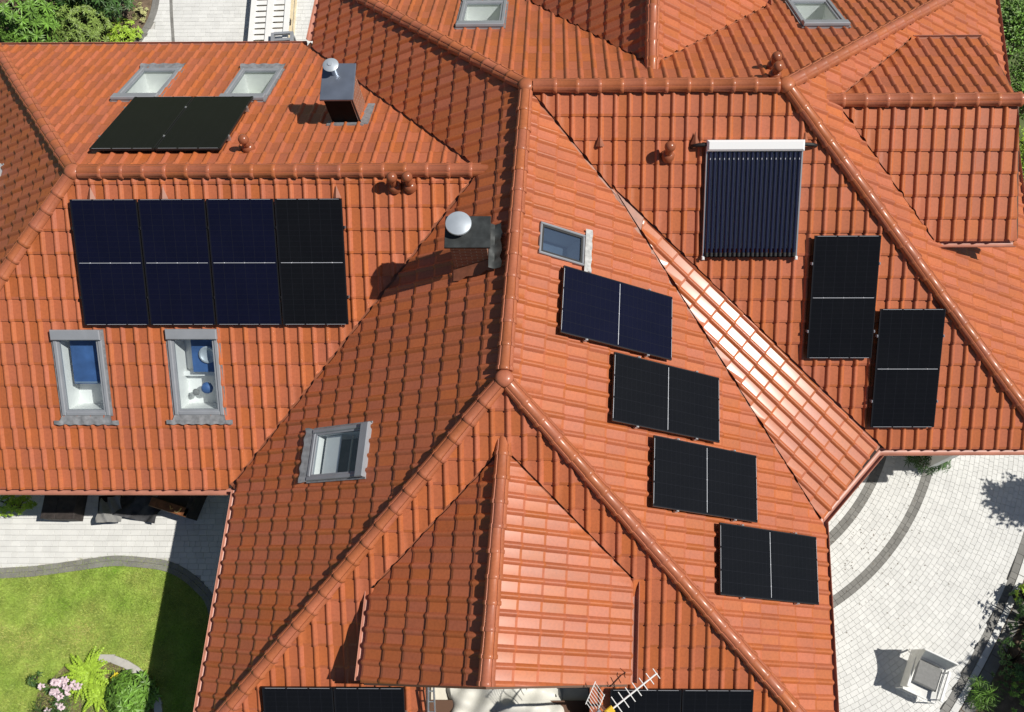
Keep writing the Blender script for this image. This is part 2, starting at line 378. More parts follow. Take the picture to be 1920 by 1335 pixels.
TW, TL = .2225, .362
PROF = [(-.006, .000), (.006, .010), (.020, .031), (.038, .042), (.057, .037), (.074, .017), (.090, .002), (.155, .000), (.2245, .002)]
def tile_verts():
    vs = []; n = len(PROF); lift = .028
    for (vv, dz, sh) in ((0, -.009, .93), (.04, 0, 1), (TL + .012, 0, 1)):
        base = lift * (1 - vv / TL)
        for (u, h) in PROF: vs.append((u, vv, base + h * sh + dz + .004))
    for (u, h) in PROF: vs.append((u, .006, h * .93 + .004))
    fs = []
    for r in (0, 1):
        for k in range(n - 1): fs.append((r * n + k, r * n + k + 1, (r + 1) * n + k + 1, (r + 1) * n + k))
    for k in range(n - 1): fs.append((3 * n + k, 3 * n + k + 1, k + 1, k))
    return vs, fs
TVS, TFS = tile_verts(); TNP = np.array(TVS)
tile_mb = MB(); tile_mb.add(TVS, TFS); TILE_ME = tile_mb.mesh('roof_tile', M['tile'], True, 50)
NP_ = len(PROF); TTAG = [r | (4 if i == 6 else 0) for r in (1, 2, 0) for i in range(NP_)] + [0] * NP_
def crease(me, tags):
    tags = np.array(tags); ev = np.zeros(len(me.edges) * 2, dtype=np.int32); me.edges.foreach_get('vertices', ev); ev = ev.reshape(-1, 2)
    at = me.attributes.get('sharp_edge') or me.attributes.new('sharp_edge', 'BOOLEAN', 'EDGE')
    cur = np.zeros(len(me.edges), dtype=bool); at.data.foreach_get('value', cur)
    new = cur | ((tags[ev[:, 0]] & tags[ev[:, 1]]) > 0); at.data.foreach_set('value', new)
crease(TILE_ME, TTAG)

panel_quads = []        # picture outlines that hide tiles
def in_quad(p, q):
    s = 0
    for i in range(4):
        (x0, y0), (x1, y1) = q[i], q[(i + 1) % 4]; c = (x1 - x0) * (p[1] - y0) - (y1 - y0) * (p[0] - x0)
        if c * s < 0: return False
        s = c or s
    return True

whole = []; FIELD_V = []; FIELD_F = []; FIELD_T = []; fcount = 0
def slope(name, P, poly, eave_pt, grows, holes=(), deck_holes=(), uoff=0.0, hide=(), tholes=()):
    """poly: plan outline; grows: per edge growth in m of the ccw outline; holes: convex plan outlines left free"""
    global fcount
    inside = grow(halfplanes(poly), grows); hl = [halfplanes(h) for h in holes]; hide = [halfplanes(h) for h in hide]; tl = [halfplanes(h) for h in tholes]
    o0 = P.q + P.v * ((eave_pt - P.q).dot(P.v))
    us = []; vs_ = []
    for (x, y) in poly:
        p = V((x, y, P.z(x, y))) - o0; us.append(p.dot(P.u)); vs_.append(p.dot(P.v))
    # underlay
    dk = MB(); st = .6
    iu0, iu1 = math.floor(min(us) / st) - 1, math.ceil(max(us) / st) + 1; iv1 = math.ceil(max(vs_) / st) + 1
    for iu in range(iu0, iu1):
        for iv in range(-1, iv1):
            q = [o0 + P.u * (a * st) + P.v * (b * st) - P.n * .012 for a, b in ((iu, iv), (iu + 1, iv), (iu + 1, iv + 1), (iu, iv + 1))]
            for pl_ in cut([[tuple(p) for p in q]], grow(halfplanes(poly), .02), hl + [halfplanes(h) for h in deck_holes]): dk.add(pl_, [tuple(range(len(pl_)))])
    deck = dk.build('roof_slope', M['deck'], house)
    pn = np.array(P.n); pu = np.array(P.u); pv = np.array(P.v); on = np.array(o0)
    c0, c1 = math.floor((min(us) - .1 - uoff) / TW) - 1, math.ceil((max(us) + .1) / TW) + 1; r1 = math.ceil((max(vs_) + .1) / TL) + 1
    for r in range(0, r1):
        for c in range(c0, c1):
            u0, v0 = c * TW + uoff, r * TL - .045
            cor = [on + pu * (u0 + a) + pv * (v0 + b) for a, b in ((-.01, -.01), (TW + .01, -.01), (TW + .01, TL + .02), (-.01, TL + .02))]
            d_in = [max(h[0] * p[0] + h[1] * p[1] - h[2] for h in inside) for p in cor]
            if any(all(h[0] * p[0] + h[1] * p[1] - h[2] > 0 for p in cor) for h in inside): continue
            full = all(d <= 0 for d in d_in)
            dead = False
            for hol in hl + tl:
                if any(all(h[0] * p[0] + h[1] * p[1] - h[2] >= 0 for p in cor) for h in hol): continue
                full = False
                if all(all(h[0] * p[0] + h[1] * p[1] - h[2] <= 0 for h in hol) for p in cor): dead = True
            for hol in hide:
                if all(all(h[0] * p[0] + h[1] * p[1] - h[2] <= 0 for h in hol) for p in cor): dead = True
            if dead: continue
            jz, jr = random.uniform(-.0032, .0032), random.uniform(-.008, .008)
            jt = random.uniform(-.006, .006)
            uu = pu + pv * jr; vv = pv - pu * jr
            W3 = on + (u0 + TNP[:, 0:1]) * pu + (v0 + TNP[:, 1:2]) * pv + (TNP[:, 2:3] + jz + .002 + TNP[:, 0:1] * jt) * pn + TNP[:, 1:2] * jr * -pu
            if full:
                cen = on + pu * (u0 + TW / 2) + pv * (v0 + TL / 2) + pn * .03
                qs = [project(p) for p in cor]
                if all(2 < q[0] < 1918 and 2 < q[1] < 1333 for q in qs):
                    ar = abs(sum(qs[i][0] * qs[(i + 1) % 4][1] - qs[(i + 1) % 4][0] * qs[i][1] for i in range(4))) / 2
                else: ar = 0
                if any(in_quad(project(cen), q) for q in panel_quads): ar = 0
                mx = Matrix(((pu[0], vv[0], pn[0], 0), (pu[1], vv[1], pn[1], 0), (pu[2], vv[2], pn[2], 0), (0, 0, 0, 1)))
                og = on + u0 * pu + v0 * pv + (jz + .002) * pn
                mx.translation = V(og)
                whole.append((ar, W3, mx, deck))
            else:
                polys = []
                tagof = {(round(W3[i][0], 5), round(W3[i][1], 5), round(W3[i][2], 5)): TTAG[i] for i in range(len(TVS))}
                for f in TFS:
                    polys += cut([[tuple(W3[i]) for i in f]], inside, hl + tl)
                if not polys: continue
                idx = {}; base = fcount
                for pl_ in polys:
                    fi = []
                    for p in pl_:
                        k = (round(p[0], 5), round(p[1], 5), round(p[2], 5))
                        if k not in idx: idx[k] = len(idx); FIELD_V.append(p); FIELD_T.append(tagof.get(k, 0))
                        j = base + idx[k]
                        if j not in fi: fi.append(j)
                    if len(fi) > 2: FIELD_F.append(tuple(fi))
                fcount += len(idx)
    return deck

# solar panel positions (picture corners, clockwise from the upper left of the slope)
def avg(ps): return sum(ps, V((0, 0, 0))) / len(ps)
PW, PLN, POFF = 1.045, 1.988, .145
PAN = []   # plane, centre, cell material, key
def quadc(P, cs): 
    panel_quads.append(cs); return avg([P.on(x, y, POFF) for x, y in cs])
c = quadc(PL['LS'], [(135, 375), (639, 371), (650, 606), (158, 612)])
for i in range(4): PAN.append(('LS', c + PL['LS'].u * ((i - 1.5) * 1.066), 'cell_sky' if i < 3 else 'cell_black', i))
c = quadc(PL['LN'], [(256, 181), (482, 181), (405, 278), (163, 278)])
for i in range(2): PAN.append(('LN', c + PL['LN'].u * ((i - .5) * 1.06), 'cell_black', i))
for i, q in enumerate([[(1527, 443), (1645, 444), (1638, 671), (1517, 669)], [(1648, 579), (1766, 580), (1756, 801), (1638, 801)]]):
    PAN.append(('MS', quadc(PL['MS'], q), 'cell_black', i))
for i, q in enumerate([[(1058, 504), (1261, 551), (1258, 670), (1053, 628)], [(1154, 661), (1348, 705), (1349, 828), (1148, 793)], [(1227, 816), (1419, 850), (1422, 978), (1222, 956)], [(1349, 981), (1533, 1005), (1536, 1134), (1350, 1116)]]):
    PAN.append(('E', quadc(PL['E'], q), 'cell_sky' if i == 0 else 'cell_black', i))
S = PL['S']
for j, (x, y) in enumerate(((624, 1290), (1279, 1294))):
    t = S.on(x, y, POFF)
    for i in range(2): PAN.append(('S', t - S.v * (PLN / 2) + S.u * ((i - .5) * 1.06), 'cell_black', j * 2 + i))
    panel_quads.append([(x - 133, y), (x + 133, y), (x + 136, 1420), (x - 136, 1420)])

# roof windows: plane, picture corners, width, height, look
def wc(P, cs, off=.06): panel_quads.append(cs); return avg([P.on(x, y, off) for x, y in cs])
WIN = [('LS', wc(PL['LS'], [(97, 618), (192, 618), (206, 780), (113, 781)]), .80, 1.44, 'blue', 'roof window above the lawn with sky reflection painted as a blue sheet'),
       ('LS', wc(PL['LS'], [(311, 617), (409, 617), (422, 778), (324, 780)]), .82, 1.44, 'bath', 'roof window showing white bathroom items'),
       ('LN', wc(PL['LN'], [(268, 129), (343, 127), (292, 185), (204, 187)]), .80, 1.44, 'green', 'roof window'),
       ('LN', wc(PL['LN'], [(455, 128), (536, 127), (487, 188), (408, 188)]), .80, 1.44, 'grey', 'roof window'),
       ('N', wc(PL['N'], [(868, 0), (957, 0), (940, 52), (852, 52)]), .84, 1.46, 'green', 'roof window'),
       ('N', wc(PL['N'], [(1486, 0), (1566, 0), (1580, 48), (1496, 48)]), .80, 1.46, 'green', 'roof window'),
       ('W', wc(PL['W'], [(586, 814), (694, 785), (686, 886), (573, 908)]), .82, 1.28, 'dark', 'roof window'),
       ('E', wc(PL['E'], [(1016, 417), (1100, 440), (1092, 495), (1010, 476)]), .51, .78, 'sky', 'small roof hatch window'),
       ('LW', wc(PL['LW'], [(-80, 345), (12, 312), (-4, 385), (-96, 415)]), .80, 1.44, 'dark', 'roof window')]
def win_hole(P, c, w, h, m=.0):
    q = [c + P.u * (a * (w / 2 + m)) + P.v * (b * (h / 2 + m)) for a, b in ((-1, -1), (1, -1), (1, 1), (-1, 1))]; return xy(*q)
WH = {}
for (k, c, w_, h_, lk, lb) in WIN: WH.setdefault(k, []).append(win_hole(PL[k], c, w_, h_, -.01))

far = lambda p, q, d: p + (q - p).normalized() * d
# S balcony cut into the hip end
BAL = [S.on(798, 1290), S.on(1106, 1290)]
BALx0, BALx1 = BAL[0].x, BAL[1].x; BALy = Sb.y + .75
balc = [(BALx0, BALy), (BALx1, BALy), (BALx1, -9.25), (BALx0, -9.25)]
VG = .021; DG = [.022, .022, .022]
chp = xy(CHa, CHb + (CHb - CHa) * .3, CHe + (CHe - CHa) * .3)
def grown(poly, g):
    hp = grow(halfplanes(poly), g); n = len(hp); r = []
    for i in range(n):
        a, b = hp[i - 1], hp[i]; det = a[0] * b[1] - a[1] * b[0]
        r.append(((a[2] * b[1] - a[1] * b[2]) / det, (a[0] * b[2] - a[2] * b[0]) / det))
    return r
slope('LS', PL['LS'], xy(K['A'], K['LSW'], K['VS'], K['B']), K['VS'], [0, .06, -VG, 0], WH.get('LS', []))
slope('LN', PL['LN'], xy(K['A'], K['B'], K['VN'], K['LNW']), K['VN'], [0, -VG, .06, 0], WH.get('LN', []))
slope('LW', PL['LW'], xy(K['A'], K['LNW'], K['LSW']), K['LSW'], [0, .06, 0], WH.get('LW', []))
notch = grown(xy(K['B'], K['VS'] + (K['VS'] - K['B']) * .4, K['VN'] + (K['VN'] - K['B']) * .4), VG)
slope('W', PL['W'], xy(K['D'], K['NW'], K['CSW'], K['E']), K['CSW'], [0, .06, 0, 0], WH.get('W', []) + [notch])
slope('E', PL['E'], xy(K['D'], K['E'], K['CSE'], K['V']), K['CSE'], [0, 0, .06, -VG], WH.get('E', []) + [grown(chp, VG)])
slope('MS', PL['MS'], xy(K['D'], K['V'], K['SE'], K['G']), K['V'], [-VG, .06, 0, 0], [grown(chp, VG)])
tipL, tipR = CHa.lerp(CHe, .115), CHa.lerp(CHb, .095)
slope('CH', PL['CH'], xy(CHa, CHe, CHb), CHe, [-VG * .4, .06, -VG * .4], tholes=[xy(CHa + (CHa - tipL) * .2, tipL + (tipL - tipR) * .3, tipR + (tipR - tipL) * .3)])
m = MB(); up = PL['CH'].n; m.add([CHa + up * .012, tipL + up * .02, tipR + up * .02], [(0, 1, 2)]); m.build('valley_saddle', M['valley'], house)
sd_hole = grown(xy(Sa, SvL, SvL - RD * 6, SvR - RD * 6, SvR), VG)
slope('S', PL['S'], xy(K['E'], K['CSW'], K['CSE']), K['CSW'], [0, .06, 0], [balc], tholes=[grown(xy(Sa, SvL, SvR), DG)])
slope('N', PL['N'], xy(K['D'], K['G'], K['NE'], K['NW']), K['NE'], [0, 0, .06, 0], WH.get('N', []), tholes=[grown(xy(Na, NvW, NvE), DG)])
slope('EA', PL['EA'], xy(K['G'], K['SE'], K['NE']), K['SE'], [0, .06, 0], tholes=[grown(xy(Ea, EvS, EvN), DG)])
slope('SDW', PL['SDW'], xy(Sa, SvL, SeL, Sb), SeL, [-.004, .05, .02, 0])
slope('SDE', PL['SDE'], xy(Sa, Sb, SeR, SvR), SeR, [0, .02, .05, -.004])
slope('EDS', PL['EDS'], xy(Ea, EvS, EeS, Eb), EvS, [-.004, .05, .02, 0])
slope('EDN', PL['EDN'], xy(Ea, Eb, EeN, EvN), EvN, [0, .02, .05, -.004])
slope('NDW', PL['NDW'], xy(Na, Nb, NeW, NvW), NvW, [0, 0, .05, -.004])
slope('NDE', PL['NDE'], xy(Na, NvE, NeE, Nb), NvE, [-.004, .05, 0, 0])

whole.sort(key=lambda t: -t[0])
for (ar, W3, mx, deck) in whole[:300]: link('tile', TILE_ME, deck, mx)
for (ar, W3, mx, deck) in whole[300:]:
    FIELD_V += [tuple(p) for p in W3]; FIELD_F += [tuple(fcount + i for i in f) for f in TFS]; fcount += len(TVS); FIELD_T += TTAG
fm = MB(); fm.v = FIELD_V; fm.f = FIELD_F
rt = fm.build('roof_tiles', M['tile'], house, True, 50); crease(rt.data, FIELD_T); tag(rt, kind='stuff')

# valley flashings
def valley(p, q, k1, k2, wdt=.10):
    d = (q - p).normalized(); sd = V((-d.y, d.x, 0)).normalized(); m = MB(); n_ = 6
    for i in range(n_ + 1):
        c_ = p.lerp(q, i / n_)
        for a in (-1, 0, 1):
            x, y = c_.x + sd.x * wdt * a, c_.y + sd.y * wdt * a; m.v.append((x, y, max(PL[k1].z(x, y), PL[k2].z(x, y)) - .004))
    for i in range(n_):
        for a in (0, 1): m.f.append((3 * i + a, 3 * i + a + 1, 3 * i + a + 4, 3 * i + a + 3))
    m.build('valley_gutter', M['valley'], house)
for a, b, k1, k2 in ((K['B'], K['VS'], 'LS', 'W'), (K['B'], K['VN'], 'LN', 'W'), (K['D'], CHa, 'E', 'MS'), (CHa, CHb, 'CH', 'MS'), (CHa, CHe, 'CH', 'E'), (Sa, SvL, 'S', 'SDW'), (Sa, SvR, 'S', 'SDE'),
                     (Ea, EvS, 'EA', 'EDS'), (Ea, EvN, 'EA', 'EDN'), (Na, NvW, 'N', 'NDW'), (Na, NvE, 'N', 'NDE')): valley(a, b, k1, k2)

# ridge tiles
RL = .335
def ridge_mesh():
    sec = []
    half = [(.112, -.040), (.108, .004), (.095, .028), (.073, .043), (.063, .037), (.052, .051), (.030, .064), (0, .068)]
    sec = half + [(-y, z) for y, z in half[-2::-1]]
    m = MB(); n = len(sec)
    for (x, k) in ((-.012, 1.04), (-.004, 1.13), (.042, 1.13), (.052, 1.02), (RL + .02, .97)):
        for (y, z) in sec: m.v.append((x, y * k, z * k))
    for i in range(4):
        for j in range(n - 1): m.f.append((i * n + j, i * n + j + 1, (i + 1) * n + j + 1, (i + 1) * n + j))
    m.f.append(tuple(range(n)))
    return m.mesh('ridge_tile', M['ridge'], True, 48)
RIDGE_ME = ridge_mesh()
CAP = MB(); 
CAP.lathe([(.14, -.06), (.135, 0), (.12, .04), (.08, .065), (.03, .075)], n=16)
CAP_ME = CAP.mesh('ridge_cap', M['ridge'], True, 60)
def ridge(p, q, n1, n2, s0=.12, s1=0.0, lift=.056, step=RL):
    """tiles laid from p (low or outer end) to q"""
    d = (q - p); L = d.length; d.normalize(); up = (n1 + n2).normalized(); up = (up - d * up.dot(d)).normalized(); sd = up.cross(d)
    bed = MB(); mid = Matrix(((d.x, sd.x, up.x, 0), (d.y, sd.y, up.y, 0), (d.z, sd.z, up.z, 0), (0, 0, 0, 1)))
    bmx = mid.copy(); bmx.translation = p
    bed.box((L / 2, 0, .03), (L, .10, .07)); b = bed.build('ridge', M['mortar'], house, mx=bmx)
    k = max(1, round((L - s0 - s1) / step)); st = (L - s0 - s1) / k
    for i in range(k):
        mx = Matrix.Translation((s0 + i * st, random.uniform(-.004, .004), lift + random.uniform(-.003, .003))) @ Matrix.Rotation(random.uniform(-.012, .012), 4, 'Z')
        link('ridge_tile', RIDGE_ME, b, mx)
    return b
def capat(p, up=V((0, 0, 1)), lift=.05, s=1):
    link('ridge_cap', CAP_ME, house, Matrix.Translation(p + up * lift) @ Matrix.Scale(s, 4))
n = {k: p.n for k, p in PL.items()}
ridge(K['B'] + XA * .22, K['A'], n['LS'], n['LN'], .0, .12)
ridge(K['G'], K['D'], n['MS'], n['N'], .12, .12)
ridge(K['E'], K['D'], n['W'], n['E'], .12, .12)
for a, b, c1, c2 in (('LSW', 'A', 'LS', 'LW'), ('LNW', 'A', 'LN', 'LW'), ('NW', 'D', 'W', 'N'), ('NE', 'G', 'N', 'EA'), ('SE', 'G', 'MS', 'EA'), ('CSW', 'E', 'W', 'S'), ('CSE', 'E', 'E', 'S')):
    ridge(K[a], K[b], n[c1], n[c2], .0, .10)
for k in 'ADEG': capat(K[k], s=.95)
ridge(Sb, Sa + RD * .24, n['SDW'], n['SDE'], .0, .0)
ridge(Eb + XA * .06, Ea - XA * .24, n['EDS'], n['EDN'], .0, .0)
ridge(Nb, Na - RD * .24, n['NDW'], n['NDE'], .0, .0)

# gutters
GP = [(.012, -.005), (.012, -.04)] + [(.072 - .06 * math.cos(t), -.030 - .036 * math.sin(t)) for t in [math.pi * i / 8 for i in range(9)]] + [(.132, .0), (.140, .008), (.146, .0), (.138, -.036)] + \
     [(.072 - .066 * math.cos(t), -.030 - .042 * math.sin(t)) for t in [math.pi * i / 8 for i in range(8, -1, -1)]] + [(.004, -.005)]
def gutter(path, sgn=1):
    m = MB(); m.sweep(path, GP if sgn > 0 else [(-a, b) for a, b in GP], closed=False); m.build('gutter', M['gutter'], house, True, 40)
dz = V((0, 0, -.02))
cornerL = V((K['LWS'].x - .0, K['LWS'].y, HG)) 
gutter([K['LSW'] + dz + V((-.1, 0, 0)), K['VS'] + dz + V((.02, 0, 0))])
gutter([V((K['LWS'].x - .004, K['LWS'].y - .08, HG)) + dz, K['CSW'] + dz])
gutter([K['VN'] + dz + V((-.02, 0, 0)), K['LNW'] + dz])
gutter([K['NW'] + dz, V((K['VN'].x + .15, K['VN'].y + .08, HG)) + dz])
gutter([K['CSE'] + dz, CHe + dz, CHb + dz, K['SE'] + dz], 1)
gutter([K['SE'] + dz, K['NE'] + dz], 1)
gutter([SvL + dz - RD * .05, SeL + dz])
gutter([SeR + dz, SvR + dz - RD * .05], 1)
gutter([EvS + dz + XA * .1, EeS + dz], 1)
gutter([EeN + dz, EvN + dz + XA * .1], 1)
gutter([NeW + dz, NvW + dz + RD * .1])
gutter([NvE + dz + RD * .1, NeE + dz], 1)

# verge boards and gable walls of the dormers
def verge(p, q, drop=.16, th=.03, out=V((0, -1, 0))):
    d = (q - p); m = MB(); o = out * .02
    a = [p + o, q + o, q + o + V((0, 0, -drop)), p + o + V((0, 0, -drop))]; b = [x + out * th for x in a]
    m.add(a + b, [(0, 1, 2, 3), (7, 6, 5, 4), (0, 4, 5, 1), (1, 5, 6, 2), (2, 6, 7, 3), (3, 7, 4, 0)]); m.build('verge_board', M['soffit'], house)
verge(Sb, SeL); verge(Sb, SeR); verge(Eb, EeS, out=XA); verge(Eb, EeN, out=XA)
def wall_poly(pts, name='wall', m='plaster'):
    mb = MB(); mb.add(pts, [tuple(range(len(pts)))]); return mb.build(name, M[m], house)
gy = Sb.y + .55
def drop(p, z): return V((p.x, p.y, z))
BZ = HG - .45                                # balcony floor
wall_poly([V((SeL.x + .25, gy, BZ)), V((SeR.x - .25, gy, BZ)), V((SeR.x - .25, gy, SeR.z - .05)), V((Sb.x, gy, Sb.z - .12)), V((SeL.x + .25, gy, SeL.z - .05))])
for (px_, e, v_) in ((SeL.x + .25, SeL, SvL), (SeR.x - .25, SeR, SvR)):
    wall_poly([V((px_, gy, HG - .2)), V((px_, gy, e.z)), V((px_, v_.y, e.z)), V((px_, v_.y, HG - .2))])
gx = Eb.x - .45
wall_poly([V((gx, EvS.y + .25, HG - .5)), V((gx, EvN.y - .25, HG - .5)), V((gx, EvN.y - .25, EvN.z - .05)), V((gx, Ea.y, Ea.z - .1)), V((gx, EvS.y + .25, EvS.z - .05))])
wall_poly([V((EvS.x - .3, EvS.y + .25, HG)), V((gx, EvS.y + .25, HG)), V((gx, EvS.y + .25, EvS.z)), V((EvS.x - .3, EvS.y + .25, EvS.z))])
wall_poly([V((EvN.x - .3, EvN.y - .25, HG)), V((gx, EvN.y - .25, HG)), V((gx, EvN.y - .25, EvN.z)), V((EvN.x - .3, EvN.y - .25, EvN.z))])
# outer walls
def wall_ring(pts, z0, z1):
    for i in range(len(pts)):
        (x0, y0), (x1, y1) = pts[i], pts[(i + 1) % len(pts)]; d = V((x1 - x0, y1 - y0, 0)); L = d.length; d.normalize()
        nn = V((d.y, -d.x, 0)); mx = Matrix(((d.x, nn.x, 0, x0), (d.y, nn.y, 0, y0), (0, 0, 1, 0), (0, 0, 0, 1)))
        m = MB(); m.box((L / 2, -.12, (z0 + z1) / 2), (L, .24, z1 - z0), mx); m.build('wall', M['plaster'], house)
wall_ring([(-10.6, -4.95), (-4.25, -4.95), (-4.45, -9.0), (4.0, -9.0), (4.2, -5.6), (5.5, -4.3), (8.1, -4.3), (8.6, 4.1), (-3.7, 4.1), (-3.75, 2.6), (-10.3, 2.6)], 0, HG - .12)
# soffits
def soffit(p, q, inn, wd=.7):
    m = MB(); a = [p + V((0, 0, -.06)), q + V((0, 0, -.06)), q + inn * wd + V((0, 0, -.02)), p + inn * wd + V((0, 0, -.02))]; b = [x + V((0, 0, -.05)) for x in a]
    m.add(a + b, [(0, 1, 2, 3), (7, 6, 5, 4), (0, 4, 5, 1), (1, 5, 6, 2), (2, 6, 7, 3), (3, 7, 4, 0)]); m.build('soffit', M['soffit'], house)
for a, b, i_ in (('LSW', 'VS', (0, 1, 0)), ('LNW', 'VN', (0, -1, 0)), ('LWS', 'CSW', (1, 0, 0)), ('CSW', 'CSE', (0, 1, 0)), ('V', 'SE', (0, 1, 0)), ('SE', 'NE', (-1, 0, 0))):
    soffit(K[a], K[b], V(i_))
soffit(K['CSE'], CHe, V((-1, 0, 0)))
# short white fin wall beside the entrance
g0 = gp(1728, 884); m = MB(); m.box((g0.x + .06, (g0.y + .02 - 4.2) / 2, .85), (.12, abs(g0.y + .02 + 4.2), 1.7)); m.build('wall', M['white'], house)

# balcony
m = MB(); m.box(((BALx0 + BALx1) / 2, (BALy - 9.25) / 2, BZ - .05), (BALx1 - BALx0, BALy + 9.25, .1)); m.build('balcony_floor', M['terrace'], house)
for x in (BALx0 - .03, BALx1 + .03):
    m = MB(); y0, y1 = BALy, -9.25; z0 = S.z(x, y0) - .01; z1 = S.z(x, y1) - .01
    m.add([(x - .03, y0, BZ), (x - .03, y1, BZ), (x - .03, y1, z1), (x - .03, y0, z0), (x + .03, y0, BZ), (x + .03, y1, BZ), (x + .03, y1, z1), (x + .03, y0, z0)],
          [(0, 1, 2, 3), (7, 6, 5, 4), (0, 3, 7, 4), (3, 2, 6, 7), (2, 1, 5, 6), (1, 0, 4, 5)]); m.build('balcony_side', M['darkwood'], house)

# ------------------------------------------------------------------ roof windows
def roof_window(k, c, w_, h_, look, lab):
    P = PL[k]; base = c - P.n * .06; F = P.frame(base)
    fw = .035 if look == 'sky' else .066; th = .105
    m = MB()
    for a in (-1, 1): m.bbox((a * (w_ / 2 - fw / 2), 0, th / 2 - .03), (fw, h_, th), .012)
    m.bbox((0, -h_ / 2 + fw / 2, th / 2 - .033), (w_ - 2 * fw, fw, th - .006), .012)
    m.bbox((0, h_ / 2 - fw / 2, th / 2 - .033), (w_ - 2 * fw, fw, th - .006), .012)
    o = m.build('roof_window', M['winframe'], house, mx=F); o['label'] = lab
    iw, ih = w_ - 2 * fw, h_ - 2 * fw
    if look not in ('sky',):
        m = MB(); m.bbox((0, h_ / 2 - .07, th - .008), (w_ + .012, .17, .055), .014); m.build('hood', M['winframe'], o)
    m = MB(); s_ = .03
    for a in (-1, 1): m.box((a * (iw / 2 - s_ / 2), 0, .03), (s_, ih, .05))
    for a in (-1, 1): m.box((0, a * (ih / 2 - s_ / 2), .0295), (iw - 2 * s_, s_, .05))
    m.build('sash', M['rubber'] if look == 'sky' else M['winframe'], o)
    m = MB(); pa_, pb_ = iw / 2 - s_ - .0005, ih / 2 - s_ - .0005; m.add([(-pa_, -pb_, .039), (pa_, -pb_, .039), (pa_, pb_, .039), (-pa_, pb_, .039)], [(0, 1, 2, 3)]); m.build('pane', M['glassblue' if look == 'sky' else 'glass'], o)
    # lining and room seen through the glass
    m = MB(); W2, H2 = iw / 2 - .012, ih / 2 - .012; dpt = .40
    for a in (-1, 1): m.box((a * (W2 + .006), 0, -dpt / 2), (.012, 2 * H2 + .024, dpt))
    for a in (-1, 1): m.box((0, a * (H2 + .006), -dpt / 2), (2 * W2, .012, dpt))
    m.build('lining', M['white'], o)
    fl = {'blue': 'white', 'bath': 'white', 'green': 'white', 'grey': 'floorgrey', 'dark': 'floordark', 'sky': 'skypale'}[look]
    m = MB(); m.box((0, 0, -dpt - .006), (2 * W2, 2 * H2, .012)); m.build('room_floor', M[fl], o)
    if look == 'blue':
        m = MB(); m.box((.05, .17, -.11), (2 * W2 - .11, 2 * H2 * .60, .012)); m.build('blue_sky_sheet', M['skybathblue'], o)  # blue sheet painted in place of the sky mirrored in the pane
        m = MB(); m.tube([(-.2, -.19, -.095), (.3, -.19, -.095)], .008, 6); m.build('sky_sheet_bar', M['skypale'], o)
    if look == 'bath':
        m = MB(); m.box((.10, .27, -.16), (2 * W2 - .22, .62, .012)); m.build('blue_cabinet', M['skybathblue'], o)
        m = MB(); m.lathe([(.0, -.02), (.12, 0), (.145, .03), (.12, .034), (.08, .01), (.01, .005)], (.15, .26, -.15)); m.build('basin', M['galv'], o, True, 40)
        m = MB(); m.lathe([(.07, 0), (.1, .04), (.08, .1), (.05, .12), (.01, .125)], (.06, -.33, -.25)); m.build('blue_pot', M['skybathblue'], o, True, 40)
        m = MB(); m.lathe([(.04, 0), (.06, .05), (.04, .1), (.01, .11)], (-.13, -.40, -.25)); m.build('jar', M['fabricgrey'], o, True, 40)
        m = MB(); m.box((0, -.10, -.33), (2 * W2, .08, .1)); m.build('shelf', M['white'], o)
    if look in ('dark', ) and k == 'W':
        m = MB(); m.box((0, H2 * -.0 + .0, -.2), (2 * W2, .02, .02)); m.build('rail', M['cream'], o)
        m = MB(); m.box((-.0, -H2 * .55, -.1), (2 * W2 * .96, H2 * .62, .01)); m.build('blind', M['white'], o)
    if look == 'green' or look == 'grey':
        m = MB(); m.box((0, H2 - .01, -.1), (2 * W2, .02, .12)); m.build('trim', M['cream'], o)
    # flashing: apron with wavy edge below, strips at the sides
    if look == 'sky':
        m = MB(); nn = 12
        for i in range(nn + 1):
            x = -w_ / 2 - .10 + (w_ + .2) * i / nn; m.v.append((x, -h_ / 2 + .005, .08)); m.v.append((x, -h_ / 2 - .11 - .012 * math.sin(i * 1.9), .088 + .008 * math.cos(i * 2.1)))
        for i in range(nn): m.f.append((2 * i, 2 * i + 1, 2 * i + 3, 2 * i + 2))
        m.build('flashing', M['leadlight'], o, True, 60)
    else:
        m = MB(); ext = .14 if k == 'LS' else .03; nn = 40; u0 = -w_ / 2 - ext; us_ = [u0 + (w_ + 2 * ext) * i / nn for i in range(nn + 1)]
        dd = .15
        for x in us_:
            inw = abs(x) <= w_ / 2 + .012
            hgt = .090 + .008 * math.cos(2 * math.pi * (x + .02) / TW)
            m.v.append((x, -h_ / 2 + .01 if inw else -h_ / 2 - dd + .075, .055 if inw else hgt)); m.v.append((x, -h_ / 2 - dd - .008 * math.sin(x * 40), hgt))
        for i in range(nn): m.f.append((2 * i, 2 * i + 1, 2 * i + 3, 2 * i + 2))
        m.build('apron', M['lead'], o, True, 60)
        for a in (-1, 1): m = MB(); m.box((a * (w_ / 2 + .016), 0, .035), (.03, h_ + .02, .02)); m.build('flashing', M['lead'], o)
for wdef in WIN: roof_window(*wdef)

